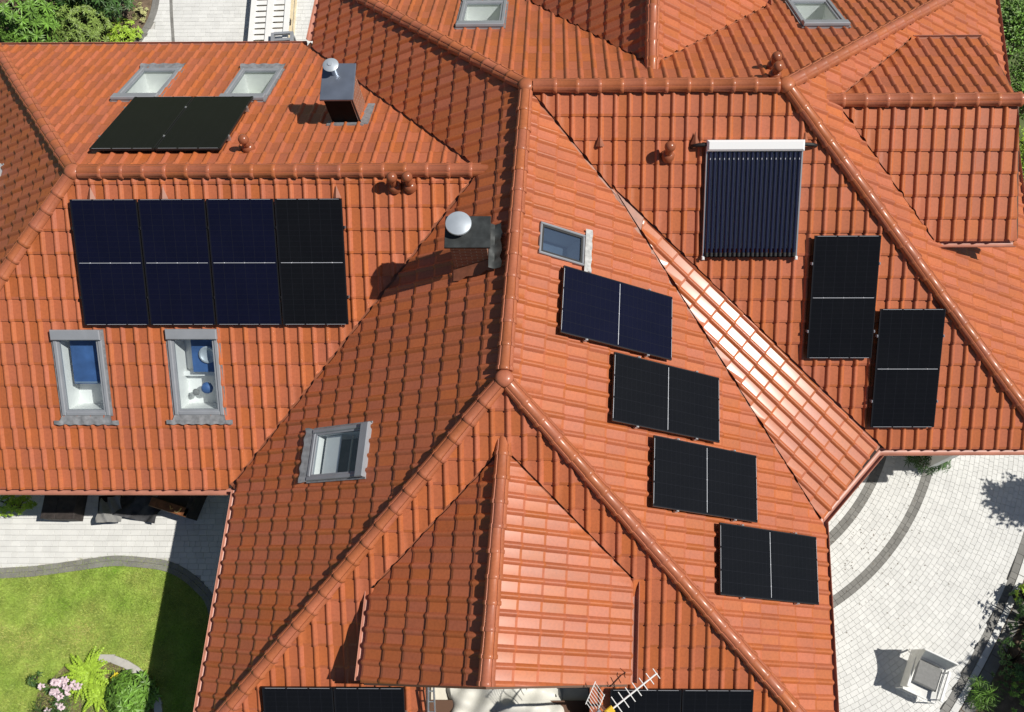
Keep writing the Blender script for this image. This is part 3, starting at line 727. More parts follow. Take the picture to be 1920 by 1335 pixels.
# ------------------------------------------------------------------ chimneys
def chimney(cx, cy, sx, sy, ztop, zbase, body, plate, inset, lab):
    m = MB(); m.box((0, 0, (ztop - .03 + zbase) / 2 - zbase), (sx - 2 * inset, sy - 2 * inset, ztop - .03 - zbase))
    o = m.build('chimney', M[body], house, mx=Matrix.Translation((cx, cy, zbase))); o['label'] = lab
    m = MB(); m.bbox((0, 0, ztop - zbase - .02), (sx, sy, .04), .006); m.build('chimney_cap', M[plate], o)
    return o, ztop - zbase
z1 = HG + 2.472; c1, h1 = chimney(-3.10, .545, .545, .70, z1, z1 - 1.5, 'brick', 'greymetal', .055, 'brick chimney with grey metal cap and black south face')
m = MB(); m.box((0, -.305, h1 - .40), (.45, .02, .72)); m.build('cladding', M['blackmetal'], c1)
m = MB(); m.tube([(.235, -.31, h1 - .04), (.245, -.315, h1 - .70), (.42, -.33, h1 - .83)], .018); m.build('downpipe', M['rubber'], c1)
m = MB(); m.tube([(.225, -.322, h1 - .06), (.225, -.322, h1 - .76)], .006, 6); m.tube([(-.22, -.322, h1 - .755), (.22, -.322, h1 - .755)], .006, 6); m.build('trim', M['alu'], c1)
m = MB(); m.lathe([(.055, 0), (.055, .16), (.075, .165), (.075, .18), (.02, .2)], (-.07, .16, h1)); m.build('flue', M['steel'], c1, True, 40)
m = MB(); m.lathe([(.125, 0), (.13, .010), (.10, .028), (.045, .038), (.042, .052), (.01, .054)], (-.09, .185, h1 + .17), 24); m.build('cowl', M['galv'], c1, True, 30)
m = MB(); Ft = PL['LN'].frame(V((-3.10, .2, PL['LN'].z(-3.10, .2)))); m.box((0, .02, .035), (.62, .16, .03), Matrix.Translation((3.10, -.545, -(z1 - 1.5))) @ Ft); m.build('flashing', M['lead'], c1)
m = MB(); Ft = PL['LN'].frame(V((-2.80, .5, PL['LN'].z(-2.80, .5)))); m.box((0, 0, .03), (.16, .8, .03), Matrix.Translation((3.10, -.545, -(z1 - 1.5))) @ Ft); m.build('flashing', M['lead'], c1)
z2 = HG + 3.44; c2, h2 = chimney(-.79, -2.655, .645, .49, z2, z2 - 1.6, 'brick', 'darkmetal', .06, 'brick chimney with dark cap and round white cowl')
m = MB(); m.lathe([(.10, 0), (.10, .10)], (-.11, .06, h2), 20); m.build('flue', M['steel'], c2, True, 40)
m = MB(); m.lathe([(.17, 0), (.185, .008), (.18, .03), (.12, .05), (.03, .062), (.01, .063)], (-.12, .07, h2 + .10), 28); m.build('cowl', M['galv'], c2, True, 30)
lo = Matrix.Translation((.79, 2.655, -(z2 - 1.6)))
Wp = PL['W']
m = MB(); q = V((-.42, -2.66, Wp.z(-.42, -2.66)))
nn = 8
for i in range(nn + 1):
    y = -.36 + .72 * i / nn; wob = .02 * math.sin(i * 2.3)
    for (dx, dzz) in ((-.06, .22), (.02, .11 + wob), (.12 + wob, .10)):
        p = V((-.46 + dx, -2.66 + y, 0)); p.z = Wp.z(p.x, p.y) + dzz; m.v.append(tuple(lo @ p))
for i in range(nn):
    for j in range(2): m.f.append((i * 3 + j, i * 3 + j + 1, i * 3 + 4 + j, i * 3 + 3 + j))
m.build('flashing', M['darkmetal'], c2, True, 60)
m = MB()
for i in range(7):
    x = -1.08 + .62 * i / 6
    for (dy, dzz) in ((.0, .12), (-.07, .075 + .01 * math.sin(i * 3)), (-.16 - .02 * math.sin(i * 2.1), .062 + .012 * math.cos(i * 2.6))):
        p = V((x, -2.85 + dy, 0)); p.z = Wp.z(p.x, p.y) + dzz; m.v.append(tuple(lo @ p))
for i in range(6):
    for j in range(2): m.f.append((i * 3 + j, i * 3 + j + 1, i * 3 + 4 + j, i * 3 + 3 + j))
m.build('apron', M['valley'], c2, True, 60)

# ------------------------------------------------------------------ vents
def vent(P, px, py, h=.30, r=.058, ball=.085):
    q = P.on(px, py, .03); m = MB()
    m.lathe([(r + .045, -.02), (r + .045, .06), (r + .02, .10), (r, .11), (r, h - .04), (r - .015, h)], n=16)
    o = m.build('vent_pipe', M['pipe'], house, True, 40, Matrix.Translation(q))
    m = MB(); m.lathe([(.02, h - .035), (ball * .75, h - .03), (ball, h + .0), (ball * .97, h + .035), (ball * .75, h + .075), (ball * .4, h + .095), (.005, h + .1)], n=18); m.build('vent_cap', M['pipe'], o, True, 60)
vent(PL['LN'], 467, 279, .26); vent(PL['LS'], 741, 352, .3); vent(PL['LS'], 769, 351, .3); vent(PL['MS'], 1252, 294, .28)
vent(PL['N'], 1452, 143, .22); vent(PL['N'], 1449, 126, .24)
def vent_tile(P, px, py):
    q = P.on(px, py, .02); m = MB(); m.add([(-.07, -.07, .035), (.07, -.07, .035), (0, .13, .04), (0, -.07, .088)], [(0, 1, 3), (0, 3, 2), (3, 1, 2)])
    m.build('vent_tile', M['valley'], house, mx=P.frame(q))
for x, y in ((173, 366), (308, 364), (632, 362)): vent_tile(PL['LS'], x, y)
for x, y in ((1125, 266), (1303, 262), (1508, 262)): vent_tile(PL['MS'], x, y)

# ------------------------------------------------------------------ solar panels (each a thing on the roof)
def panel_meshes():
    r = {}
    m = MB(); fr = .012; t = .035
    for a in (-1, 1): m.box((a * (PW / 2 - fr / 2), 0, -t / 2), (fr, PLN, t))
    for a in (-1, 1): m.box((0, a * (PLN / 2 - fr / 2), -t / 2), (PW - 2 * fr, fr, t - .0004))
    r['frame'] = m.mesh('frame', M['panelframe'])
    for k in ('cell_sky', 'cell_black'):
        m = MB(); m.box((0, 0, -.009), (PW - 2 * fr - .0006, PLN - 2 * fr - .0006, .012)); r[k] = m.mesh('cell_sheet', M[k])
    m = MB(); m.box((0, 0, -.0015), (PW - .07, .0075, .002))
    for a in (-.32, 0, .32): m.lathe([(.009, 0), (.006, .002)], (a, 0, -.001), 8)
    r['strip'] = m.mesh('busbar_strip', M['strip'])
    m = MB()
    for i in range(3): m.box(((i - 1) * .33, 0, 0), (.30, .0045, .003))
    r['edge'] = m.mesh('edge_glint', M['strip'])  # frame highlights built as pale dashes along the panel ends
    m = MB(); m.box((0, 0, -.06), (PW + .055, .04, .045)); r['rail'] = m.mesh('mounting_rail', M['alu'])
    m = MB(); m.bbox((0, 0, -.012), (.022, .045, .035), .004); m.lathe([(.008, 0), (.008, .012)], (0, 0, .004), 8); r['clamp'] = m.mesh('clamp', M['alu']); r['clamp_dark'] = m.mesh('clamp', M['panelframe'])
    return r
PM = panel_meshes()
plab = {('LS', 0): 'black solar panel with painted sky tint at the hip end of the row of four', ('LS', 1): 'black solar panel with painted sky tint, second from the hip in the row of four', ('LS', 2): 'black solar panel with painted sky tint, third from the hip in the row of four', ('LS', 3): 'plain black solar panel ending the row of four by the paired vents',
        ('LN', 1): 'black solar panel below a roof window, on the hip side of its pair', ('LN', 0): 'black solar panel below a roof window, on the chimney side of its pair',
        ('MS', 0): 'upright black solar panel beside the solar tube collector', ('MS', 1): 'upright black solar panel lower down, close to the hip and gutter',
        ('E', 0): 'solar panel with painted sky tint just below the small hatch window', ('E', 1): 'second solar panel below the small hatch window, in the stepped column', ('E', 2): 'third solar panel below the small hatch window, in the stepped column', ('E', 3): 'lowest solar panel of the stepped column beside the driveway gutter',
        ('S', 0): 'black solar panel at the foot of the hip, left neighbour of the ladder-side panel', ('S', 1): 'black solar panel next to the ladder', ('S', 2): 'black solar panel under the antenna', ('S', 3): 'black solar panel near the hip, beside the panel under the antenna'}
plab[('S', 0)] = 'black solar panel between the ladder-side panel and the lawn-side hip'
for (k, c, cell, i) in PAN:
    P = PL[k]; t = thing('solar_module', P.frame(c), plab[(k, i)], 'solar panel', 'solar panels on the tiled roof')
    link('frame', PM['frame'], t); link('cell_sheet', PM[cell], t)
    link('busbar_strip', PM['strip'], t) if k != 'LN' else None
    link('edge_glint', PM['edge'], t, Matrix.Translation((0, -PLN / 2 + .0075, .0003)))
    link('edge_glint', PM['edge'], t, Matrix.Translation((0, PLN / 2 - .0075, .0003)))
    for a in (-.55, .55):
        link('mounting_rail', PM['rail'], t, Matrix.Translation((0, a, 0)))
        for b in (-1, 1): link('clamp', PM['clamp_dark' if k == 'LS' else 'clamp'], t, Matrix.Translation((b * (PW / 2 + .0115), a, 0)))
    m = MB()
    for a in (-.55, .55):
        for b in (-.35, .35): m.box((b, a - .03, -.1), (.03, .02, .075))
    m.build('roof_hook', M['alu'], t)

# ------------------------------------------------------------------ evacuated tube collector
P = PL['MS']; cc = avg([P.on(x, y, .13) for x, y in [(1322, 262), (1506, 262), (1498, 484), (1318, 484)]])
t = thing('solar_collector', P.frame(cc), 'evacuated tube solar collector with white manifold on the roof', 'solar collector')
CW, CH_ = 1.50, 1.83
m = MB(); m.bbox((0, CH_ / 2 - .085, .01), (CW, .17, .15), .03); m.build('manifold', M['collector_white'], t)
nt_ = 20
tm = MB(); tm.tube([(0, CH_ / 2 - .14, 0), (0, -CH_ / 2 + .07, 0)], .0268, 12); tme = tm.mesh('glass_tube', M['tube'], True, 50)
rm = MB(); rm.tube([(0, 0, 0), (0, .035, 0)], .0305, 12); rme = rm.mesh('clip_ring', M['strip'], True, 40)
cm = MB(); cm.tube([(0, 0, 0), (0, .06, 0)], .033, 10); cme = cm.mesh('end_cup', M['rubber'], True, 40)
for i in range(nt_):
    x = -CW / 2 + .062 + i * (CW - .124) / (nt_ - 1); o = link('tube', tme, t, Matrix.Translation((x, 0, .0)))
    link('end_cup', cme, o, Matrix.Translation((0, -CH_ / 2 + .03, 0)))
    dm = MB(); 
    link('clip', rme, o, Matrix.Translation((0, CH_ / 2 - .30, .0006)) @ Matrix.Diagonal((.35, .8, 1.0, 1)))
m = MB(); m.box((0, 0, -.036), (CW - .06, CH_ - .3, .003)); m.build('backing_sheet', M['collector_white'], t)
for a in (-1, 1):
    m = MB(); m.bbox((a * (CW / 2 - .012), -.06, -.04), (.03, CH_ - .1, .06), .006); m.build('side_rail', M['alu'], t)
    m = MB(); m.bbox((a * (CW / 2 - .012), -CH_ / 2 + .0, -.02), (.045, .06, .06), .01); m.build('foot', M['white'], t)
    m = MB(); m.tube([(a * CW / 2, CH_ / 2 - .07, .0), (a * (CW / 2 + .12), CH_ / 2 - .075, .0), (a * (CW / 2 + .2), CH_ / 2 - .085, -.05), (a * (CW / 2 + .22), CH_ / 2 - .12, -.14)], [.03, .03, .026, .024], 10); m.build('insulated_pipe', M['rubber'], t, True, 50)
m = MB(); m.box((0, -CH_ / 2 + .035, -.045), (CW, .05, .03)); m.build('bottom_rail', M['blackmetal'], t)

# ------------------------------------------------------------------ ground
def sheet(name, pts, z, m, lab=None, cat=None, kind='structure'):
    mb = MB(); mb.add([(p[0], p[1], z) for p in ccw([(q[0], q[1]) for q in pts])], [tuple(range(len(pts)))]); return tag(mb.build(name, M[m]), lab, cat, None, kind)
sheet('ground', [(-120, -120), (120, -120), (120, 120), (-120, 120)], -.06, 'base')
def in_poly(x, y, poly):
    c = False; n_ = len(poly)
    for i in range(n_):
        (x0, y0), (x1, y1) = poly[i], poly[i - 1]
        if (y0 > y) != (y1 > y) and x < (x1 - x0) * (y - y0) / (y1 - y0) + x0: c = not c
    return c
def smooth_path(pts, k=6):
    pts = [V((p[0], p[1], 0)) for p in pts]; out = []
    for i in range(len(pts) - 1):
        p0, p1, p2, p3 = pts[max(i - 1, 0)], pts[i], pts[i + 1], pts[min(i + 2, len(pts) - 1)]
        for j in range(k):
            t = j / k; out.append(.5 * ((2 * p1) + (p2 - p0) * t + (2 * p0 - 5 * p1 + 4 * p2 - p3) * t * t + (3 * p1 - p0 - 3 * p2 + p3) * t ** 3))
    out.append(pts[-1]); return out
def paver(mb, c, d, lx, ly, z0=.0, gap=.0015, bev=.0025, h=.03):
    s_ = V((-d.y, d.x, 0)); hx, hy = lx / 2 - gap, ly / 2 - gap; z = z0 + h + random.uniform(-.0015, .0015)
    q = [c + d * (a * hx) + s_ * (b * hy) for a, b in ((-1, -1), (1, -1), (1, 1), (-1, 1))]
    t_ = [c + d * (a * (hx - bev)) + s_ * (b * (hy - bev)) for a, b in ((-1, -1), (1, -1), (1, 1), (-1, 1))]
    vs = [(p.x, p.y, z0 - .01) for p in q] + [(p.x, p.y, z - bev) for p in q] + [(p.x, p.y, z) for p in t_]
    fs = [(8, 9, 10, 11)] + [(a + i, a + (i + 1) % 4, a + 4 + (i + 1) % 4, a + 4 + i) for a in (0, 4) for i in range(4)]
    mb.add(vs, fs)
def strip_pavers(mb, path, widths, lmin, lmax, side0=0.0, z0=.0, h=.03):
    """rows of pavers along a path; rows to the right of travel"""
    L = [0]
    for i in range(1, len(path)): L.append(L[-1] + (path[i] - path[i - 1]).length)
    def at(s):
        for i in range(1, len(path)):
            if s <= L[i] or i == len(path) - 1:
                d = (path[i] - path[i - 1]).normalized(); return path[i - 1] + d * (s - L[i - 1]), d
    off = side0
    for w_ in widths:
        s = random.uniform(0, lmin)
        while s < L[-1]:
            l = random.uniform(lmin, lmax); p, d = at(s + l / 2); r = V((d.y, -d.x, 0)); paver(mb, p + r * (off + w_ / 2), d, l, w_, z0, h=h); s += l
        off += w_
ZP = .03
# --- white paving west and north of the house (rows run along the wall)
border = smooth_path([gp(*p) for p in [(-420, 1110), (-150, 1075), (0, 1066), (67, 1062), (143, 1052), (200, 1044), (233, 1043), (283, 1047), (317, 1053), (350, 1068), (377, 1090), (400, 1116), (412, 1150), (418, 1200), (420, 1300), (420, 1400)]])
bpoly = [(p.x, p.y) for p in border]
west_pav = [(bpoly[0][0], -4.7)] + bpoly + [(-4.0, bpoly[-1][1]), (-4.0, -4.7)]
sheet('paving_bed', west_pav, .004, 'sand')
mb = MB(); y = -4.7; rw = .106
while y > min(p[1] for p in bpoly):
    x = bpoly[0][0] + random.uniform(0, .1)
    while x < -4.2:
        l = random.choice((.105, .16, .16, .21)); 
        if in_poly(x + l / 2, y - rw / 2, west_pav) and x > -13.5: paver(mb, V((x + l / 2, y - rw / 2, 0)), V((1, 0, 0)), l, rw)
        x += l
    y -= rw
tag(mb.build('paving', M['paverwhite']), 'pale block paving between the house and the lawn', 'paving', None, 'stuff')
mb = MB(); strip_pavers(mb, border, [.10, .10], .10, .20, -.01, .008)
tag(mb.build('paving_edge', M['pavergrey']), 'curved grey block edging along the lawn', 'paving', None, 'stuff')
# north-west yard
kb = smooth_path([gp(*p) for p in [(308, -220), (306, -100), (303, -30), (299, 10), (290, 40), (272, 72), (255, 100), (225, 150)]])
npav = [(p.x, p.y) for p in kb] + [(-4.0, 2.9), (-4.0, 9.0), (kb[0].x, 9.0)]
sheet('paving_bed', npav, .004, 'sand')
mb = MB(); y = 8.6
dl = [gp(*p).x for p in ((326, 20),)][0]
mg = MB()
while y > 2.6:
    x = -9.5 + random.uniform(0, .1)
    while x < -3.8:
        l = random.choice((.105, .16, .21)); cx = x + l / 2
        if in_poly(cx, y, npav): paver(mb, V((cx, y, 0)), V((1, 0, 0)), l, rw)
        x += l
    y -= rw
tag(mb.build('paving', M['paverwhite']), 'pale block paving in the yard with the pallets', 'paving', None, 'stuff')
mg = MB(); strip_pavers(mg, kb, [.085, .085], .10, .2, -.0, .008)
tag(mg.build('paving_edge', M['pavergrey']), 'curved grey block edging round the shrub bed', 'paving', None, 'stuff')
mg = MB(); ln = [gp(323, -150), gp(324.5, 0), gp(330, 95), gp(333, 160)]; strip_pavers(mg, smooth_path(ln), [.075], .10, .2, 0, .006)
tag(mg.build('paving_stripe', M['pavergrey']), 'straight narrow grey stripe in the yard paving', 'paving', None, 'stuff')
bed = [(p.x - .1, p.y) for p in kb] + [(-14, kb[-1].y), (-14, 9)]
sheet('shrub_bed', bed, .012, 'soil', 'brown soil bed beside the yard kerb', 'soil')
# --- driveway: concentric rows round the inner corner of the house
AC = V((2.905, -2.956, 0))
rb = smooth_path([gp(*p) for p in [(1960, 860), (1940, 930), (1913, 1013), (1887, 1090), (1847, 1177), (1800, 1267), (1763, 1330), (1715, 1400), (1650, 1480)]])
drive = [(p.x, p.y) for p in rb] + [(4.0, rb[-1].y), (4.0, -4.2), (11.8, -4.2), (11.8, rb[0].y)]
sheet('driveway_bed', drive, .004, 'sand')
mw, mg = MB(), MB()
r_ = 2.2; dr = .0905
ARC = ((4.18, 4.38), (5.08, 5.28))
edges = []
while r_ < 11:
    grey = any(a - .02 < r_ + dr / 2 < b + .02 for a, b in ARC)
    a = math.radians(-115) + random.uniform(0, .05)
    while a < math.radians(30):
        l = random.choice((.085, .10, .13, .16)); da = l / (r_ + dr / 2); am = a + da / 2; p = AC + V((math.cos(am), math.sin(am), 0)) * (r_ + dr / 2)
        if in_poly(p.x, p.y, drive) and (p.x > 4.2): paver(mg if grey else mw, p, V((-math.sin(am), math.cos(am), 0)), l, dr)
        a += da
    r_ += dr
tag(mw.build('driveway', M['paverwhite']), 'pale block paved driveway', 'driveway', None, 'stuff')
tag(mg.build('driveway_arcs', M['pavergrey']), 'two curved grey bands of blocks in the driveway', 'paving', None, 'stuff')
mg = MB(); strip_pavers(mg, rb, [.13], .10, .2, -.065 - .13 + .065, .006)
tag(mg.build('driveway_edge', M['pavergrey']), 'grey block line along the driveway edge', 'paving', None, 'stuff')
mg = MB(); strip_pavers(mg, rb, [.12], .15, .25, -.26, .002)
tag(mg.build('driveway_margin', M['paverwhite']), 'pale block margin outside the grey driveway line', 'paving', None, 'stuff')
rbo = [(p.x, p.y) for p in rb]
sheet('flower_bed', [(p.x, p.y) for p in rb] + [(20, rb[-1].y), (20, rb[0].y)], .006, 'soil', 'soil bed beyond the driveway edge', 'soil')
mg = MB(); strip_pavers(mg, rb, [.22], .3, .5, -.50, .0, .018)
tag(mg.build('gravel_margin', M['pavergrey']), 'dull grey slab margin beside the flower bed', 'paving', None, 'stuff')
mb = MB()
for i in range(150):
    q = gp(random.gauss(1650, 60), random.gauss(1040, 75), 0)
    if not in_poly(q.x, q.y, drive): continue
    a = random.uniform(0, 6.28); l = random.uniform(.006, .018); dx, dy = math.cos(a) * l, math.sin(a) * l; z = .036
    mb.add([(q.x - dx, q.y - dy, z), (q.x + dy * .5, q.y - dx * .5, z + .004), (q.x + dx, q.y + dy, z), (q.x - dy * .5, q.y + dx * .5, z + .004)], [(0, 1, 2, 3)])
tag(mb.build('fallen_petals', M['soil']), 'scatter of dry petals and crumbs on the driveway', 'debris', None, 'stuff')
# --- lawn
lawn = [(p.x, p.y) for p in border if True] + [(bpoly[-1][0], -16), (-20, -16), (-20, bpoly[0][1])]
sheet('lawn', lawn, .01, 'lawn')
gv = []; gf = []; N_ = 0
xs0, ys0 = gp(0, 1060), gp(420, 1335)
for i in range(115000):
    x = random.uniform(-10.6, -4.6); y = random.uniform(-10.0, -6.5)
    if not in_poly(x, y, lawn): continue
    # keep a margin of the edging
    h = random.uniform(.035, .075); a = random.uniform(0, 6.283); b = random.uniform(0, 6.283); ln = random.uniform(.2, 1.1) * h; w2 = .0035
    ca, sa = math.cos(a) * w2, math.sin(a) * w2
    gv += [(x - ca, y - sa, .01), (x + ca, y + sa, .01), (x + math.cos(b) * ln, y + math.sin(b) * ln, h)]; gf.append((N_, N_ + 1, N_ + 2)); N_ += 3
mb = MB(); mb.v = gv; mb.f = gf
tag(mb.build('grass', M['grass']), 'short sunlit lawn grass with dry patches', 'grass', None, 'stuff')

# ------------------------------------------------------------------ plants
def leaf(vs, fs, p, d, up, L, wd, fold=.25, droop=.25):
    d = d.normalized(); s_ = d.cross(up); s_ = s_.normalized() if s_.length > 1e-4 else V((1, 0, 0)); nn = s_.cross(d)
    b = len(vs); m1 = p + d * (L * .5) + nn * (-0.0)
    tip = p + d * L - nn * (L * droop)
    vs += [tuple(p), tuple(m1 + s_ * wd / 2 + nn * wd * fold), tuple(tip), tuple(m1 - s_ * wd / 2 + nn * wd * fold), tuple(m1)]
    fs += [(b, b + 4, b + 1), (b + 4, b + 2, b + 1), (b, b + 3, b + 4), (b + 4, b + 3, b + 2)]
def rnd_dir(zmin=-.2):
    while True:
        v_ = V((random.gauss(0, 1), random.gauss(0, 1), random.gauss(0, 1))).normalized()
        if v_.z > zmin: return v_
def shrub(name, c, rx, ry, h, nclump, nleaf, L, wd, m, lab, cat='shrub', group=None, whorl=True, z0=.0, shell=.75, rim=.0):
    c = V((c[0], c[1], z0)); t = thing(name, c, lab, cat, group); vs, fs = [], []; st = MB()
    for i in range(nclump):
        d = rnd_dir(-.05); r = random.uniform(shell, 1.05) if random.random() < .75 else random.uniform(.35, shell)
        wob = 1 + .18 * math.sin(d.x * 5 + i % 3) * math.cos(d.y * 4.3 + 1)
        p = V((d.x * rx * r * wob, d.y * ry * r * wob, max(.03, h * (.35 + .65 * d.z * r * wob))))
        out = V((d.x, d.y, max(.15, d.z) + .35)).normalized()
        if i % 4 == 0: st.tube([(p.x * .12, p.y * .12, 0), (p.x * .5, p.y * .5, p.z * .6), tuple(p)], [.02, .012, .004], 5, False)
        a0 = random.uniform(0, 6.28); ax = out.cross(V((0, 0, 1))); ax = ax.normalized() if ax.length > .05 else V((1, 0, 0)); ay = out.cross(ax)
        for k in range(nleaf):
            a = a0 + 6.283 * k / nleaf + random.uniform(-.25, .25)
            if whorl: dd = ax * math.cos(a) + ay * math.sin(a) + out * random.uniform(.05, .6); pp = p
            else: dd = rnd_dir(-.4) + out * .5; pp = p + rnd_dir(-1) * random.uniform(0, L * 2.2)
            leaf(vs, fs, pp, dd, out, L * random.uniform(.7, 1.2), wd * random.uniform(.8, 1.2))
    mb = MB(); mb.v = vs; mb.f = fs; mb.build('foliage', M[m], t); st.build('stem', M['bark'], t); return t
def g2(px, py, z=0): p = gp(px, py, z); return (p.x, p.y)
# north-west bed: big leaved evergreen shrubs
shrub('evergreen_shrub', g2(40, 30, .6), 1.15, .85, 1.3, 230, 11, .17, .042, 'leaf', 'large leafy evergreen shrub behind the house, beside the yard', group=None)
shrub('evergreen_shrub', g2(150, 45, .4), .75, .62, .9, 190, 12, .12, .03, 'leafolive', 'olive tinted fine leaved shrub in the soil bed by the yard')
shrub('ground_cover', g2(225, 62, .2), .42, .42, .35, 90, 10, .09, .026, 'leaflime', 'low lime green plant at the tip of the soil bed')
shrub('evergreen_shrub', g2(150, -20, .8), 1.2, .6, 1.3, 160, 11, .16, .04, 'leafdark', 'dark green shrub at the back of the soil bed')
shrub('pale_plant', g2(262, 22, .1), .18, .3, .22, 40, 9, .05, .022, 'leafpale', 'small pale yellow leaved plant beside the kerb')
# right side: trees and climbers beyond the eaves
def tree(c, h, r, rz, nclump, nleaf, L, wd, m, lab, group=None):
    t = thing('garden_tree', (c[0], c[1], 0), lab, 'tree', group); vs, fs = [], []; tr = MB()
    tr.tube([(0, 0, 0), (.05, .02, h * .4), (0, 0, h * .75)], [.09, .07, .03], 8)
    lobes = [(rnd_dir(-.5), random.uniform(.25, .65)) for _ in range(9)]
    for i in range(nclump):
        lb = random.choice(lobes); d = (lb[0] * lb[1] + rnd_dir(-1) * random.uniform(.2, .5)); d = d if d.length < 1.05 else d.normalized()
        p = V((d.x * r, d.y * r, h - rz + d.z * rz))
        if i % 12 == 0: tr.tube([(0, 0, h * .45), tuple(p * .6 + V((0, 0, h * .2))), tuple(p)], [.035, .018, .005], 5, False)
        for k in range(nleaf):
            leaf(vs, fs, p + rnd_dir(-1) * random.uniform(0, L * 2), rnd_dir(-.5) + V((d.x, d.y, .5)), V((0, 0, 1)), L * random.uniform(.7, 1.2), wd * random.uniform(.8, 1.2))
    mb = MB(); mb.v = vs; mb.f = fs; mb.build('crown', M[m], t); tr.build('trunk', M['bark'], t); return t
tree(g2(1925, 55, 1.6), 2.6, 1.15, 1.1, 340, 7, .10, .05, 'leaf', 'broad leaved tree beyond the house gutter, near the dormer corner')
tree(g2(1945, 170, 1.4), 2.2, .95, .95, 320, 8, .07, .035, 'leaf', 'small leaved bushy tree beside the ridge end of the dormer')
tree(g2(1960, 300, 1.0), 1.7, .85, .8, 220, 8, .08, .03, 'leaflime', 'light green bush beside the dormer verge')
shrub('hedge_bush', g2(1950, 1170, .4), .5, .65, .9, 150, 8, .06, .03, 'leafdark', 'dark leafy bush at the driveway edge beside the bin')
shrub('hedge_bush', g2(1912, 1245, .3), .45, .5, .75, 130, 8, .055, .028, 'leafdark', 'dark small leaved bush halfway along the driveway edge')
shrub('hedge_bush', g2(1960, 1300, .4), .6, .55, .9, 130, 8, .07, .035, 'leaf', 'green bush at the far corner of the flower bed')
shrub('spiky_plant', g2(1846, 1300, .2), .24, .24, .4, 26, 10, .2, .016, 'leaf', 'spiky long leaved plant near the garden chair')
shrub('climbing_plant', g2(1935, 1120, .3), .25, .25, .5, 40, 8, .08, .04, 'leaflime', 'bright green sprig above the dark bush')
# tree outside the picture whose shade falls on the driveway
sp = gp(1938, 930); hh = 2.2; ctr = sp + V((SUN.x / SUN.z * hh, SUN.y / SUN.z * hh, 0))
tree((ctr.x, ctr.y), hh + .75, .66, .8, 800, 8, .10, .05, 'leafdark', 'round headed tree shading the driveway from its far side')
cs_ = gp(1878, 1250); hh = 4.2
tree((cs_.x + SUN.x / SUN.z * hh + .55, cs_.y - .1), hh + 1.1, 1.15, 1.2, 700, 8, .14, .07, 'leafdark', 'tall leafy tree shading the flower bed from its far side')
# plant pot by the entrance and ivy by the terrace wall
shrub('entrance_plant', g2(1748, 858, .35), .42, .25, .55, 60, 10, .14, .018, 'leafdark', 'grassy green plant at the foot of the wall beside the entrance')
shrub('terrace_plant', g2(22, 948, .2), .48, .22, .4, 70, 9, .07, .03, 'leaflime', 'leafy plant under the eaves beside the black boxes')
# flower island in the lawn
def fern(c, nf, L, m, lab):
    t = thing('fern', (c[0], c[1], 0), lab, 'plant'); vs, fs = [], []
    for i in range(nf):
        a = 6.283 * i / nf + random.uniform(-.2, .2); L2 = L * random.uniform(.75, 1.1); el = random.uniform(.5, 1.0); prev = V((0, 0, .02)); d = V((math.cos(a), math.sin(a), el))
        for k in range(12):
            s_ = k / 11; p = V((math.cos(a) * L2 * s_, math.sin(a) * L2 * s_, .05 + L2 * (el * s_ - .75 * s_ * s_)))
            t_ = (p - prev).normalized() if k else d.normalized(); sd = V((-math.sin(a), math.cos(a), 0)); wl = .11 * (1 - s_ * .8) * L2 / .4
            for sg in (-1, 1): leaf(vs, fs, p, sd * sg + t_ * .55, V((0, 0, 1)), wl, .05, .1, .1)
            prev = p
    mb = MB(); mb.v = vs; mb.f = fs; mb.build('fronds', M[m], t); return t
ft = gp(170, 1262)
fern((ft.x, ft.y), 24, .50, 'leaflime', 'bright lime green fern in the lawn bed'); f2 = gp(190, 1300); fern((f2.x, f2.y), 18, .40, 'leaflime', 'smaller lime green fern between the fern and the broad leaves')
shrub('hosta', g2(245, 1306, .1), .42, .40, .38, 90, 8, .17, .055, 'leaf', 'broad leaved green plant inside the stone edging')
def flowers(c, n_, r, h, lab, m='petal', nm='flower_clump'):
    t = thing(nm, (c[0], c[1], 0), lab, 'flowers'); st, vs, fs = MB(), [], []; ms = MB()
    for i in range(n_):
        a = random.uniform(0, 6.28); rr = r * math.sqrt(random.random()); p = V((math.cos(a) * rr, math.sin(a) * rr, h * random.uniform(.7, 1)))
        st.tube([(p.x * .4, p.y * .4, 0), tuple(p)], .004, 5, False)
        for j in range(16):
            d = rnd_dir(-.1); leaf(ms.v, ms.f, p + d * .012, d, V((0, 0, 1)), .060, .044, .1, .3)
        for j in range(5):
            d = rnd_dir(-.2); leaf(vs, fs, V((p.x * .7, p.y * .7, h * .35)), V((d.x, d.y, .4)), V((0, 0, 1)), .16, .02)
    tag(ms.build('petals', M[m], t), kind='stuff'); st.build('stem', M['leafdark'], t); mb = MB(); mb.v = vs; mb.f = fs; mb.build('leaves', M['leafdark'], t)
flowers(g2(100, 1300, .25), 17, .30, .28, 'clump of pale pink flowers beside the lime fern')
flowers(g2(138, 1285, .25), 3, .08, .26, 'few pale pink flowers against the lime fern')
flowers(g2(212, 1268, .2), 3, .05, .18, 'small yellow flower inside the stone edging', 'petalyellow', 'yellow_flower')
shrub('dark_plant', g2(62, 1275, .1), .12, .12, .2, 7, 8, .09, .018, 'leafdark', 'small dark plant in the grass beside the flowers')
shrub('grassy_plant', g2(95, 1330, .1), .34, .2, .3, 22, 9, .24, .012, 'leafdark', 'grassy dark leaves below the pink flowers')
ib = smooth_path([gp(*p) for p in [(180, 1233), (205, 1229), (235, 1238), (262, 1254), (285, 1278), (300, 1310), (306, 1350)]])
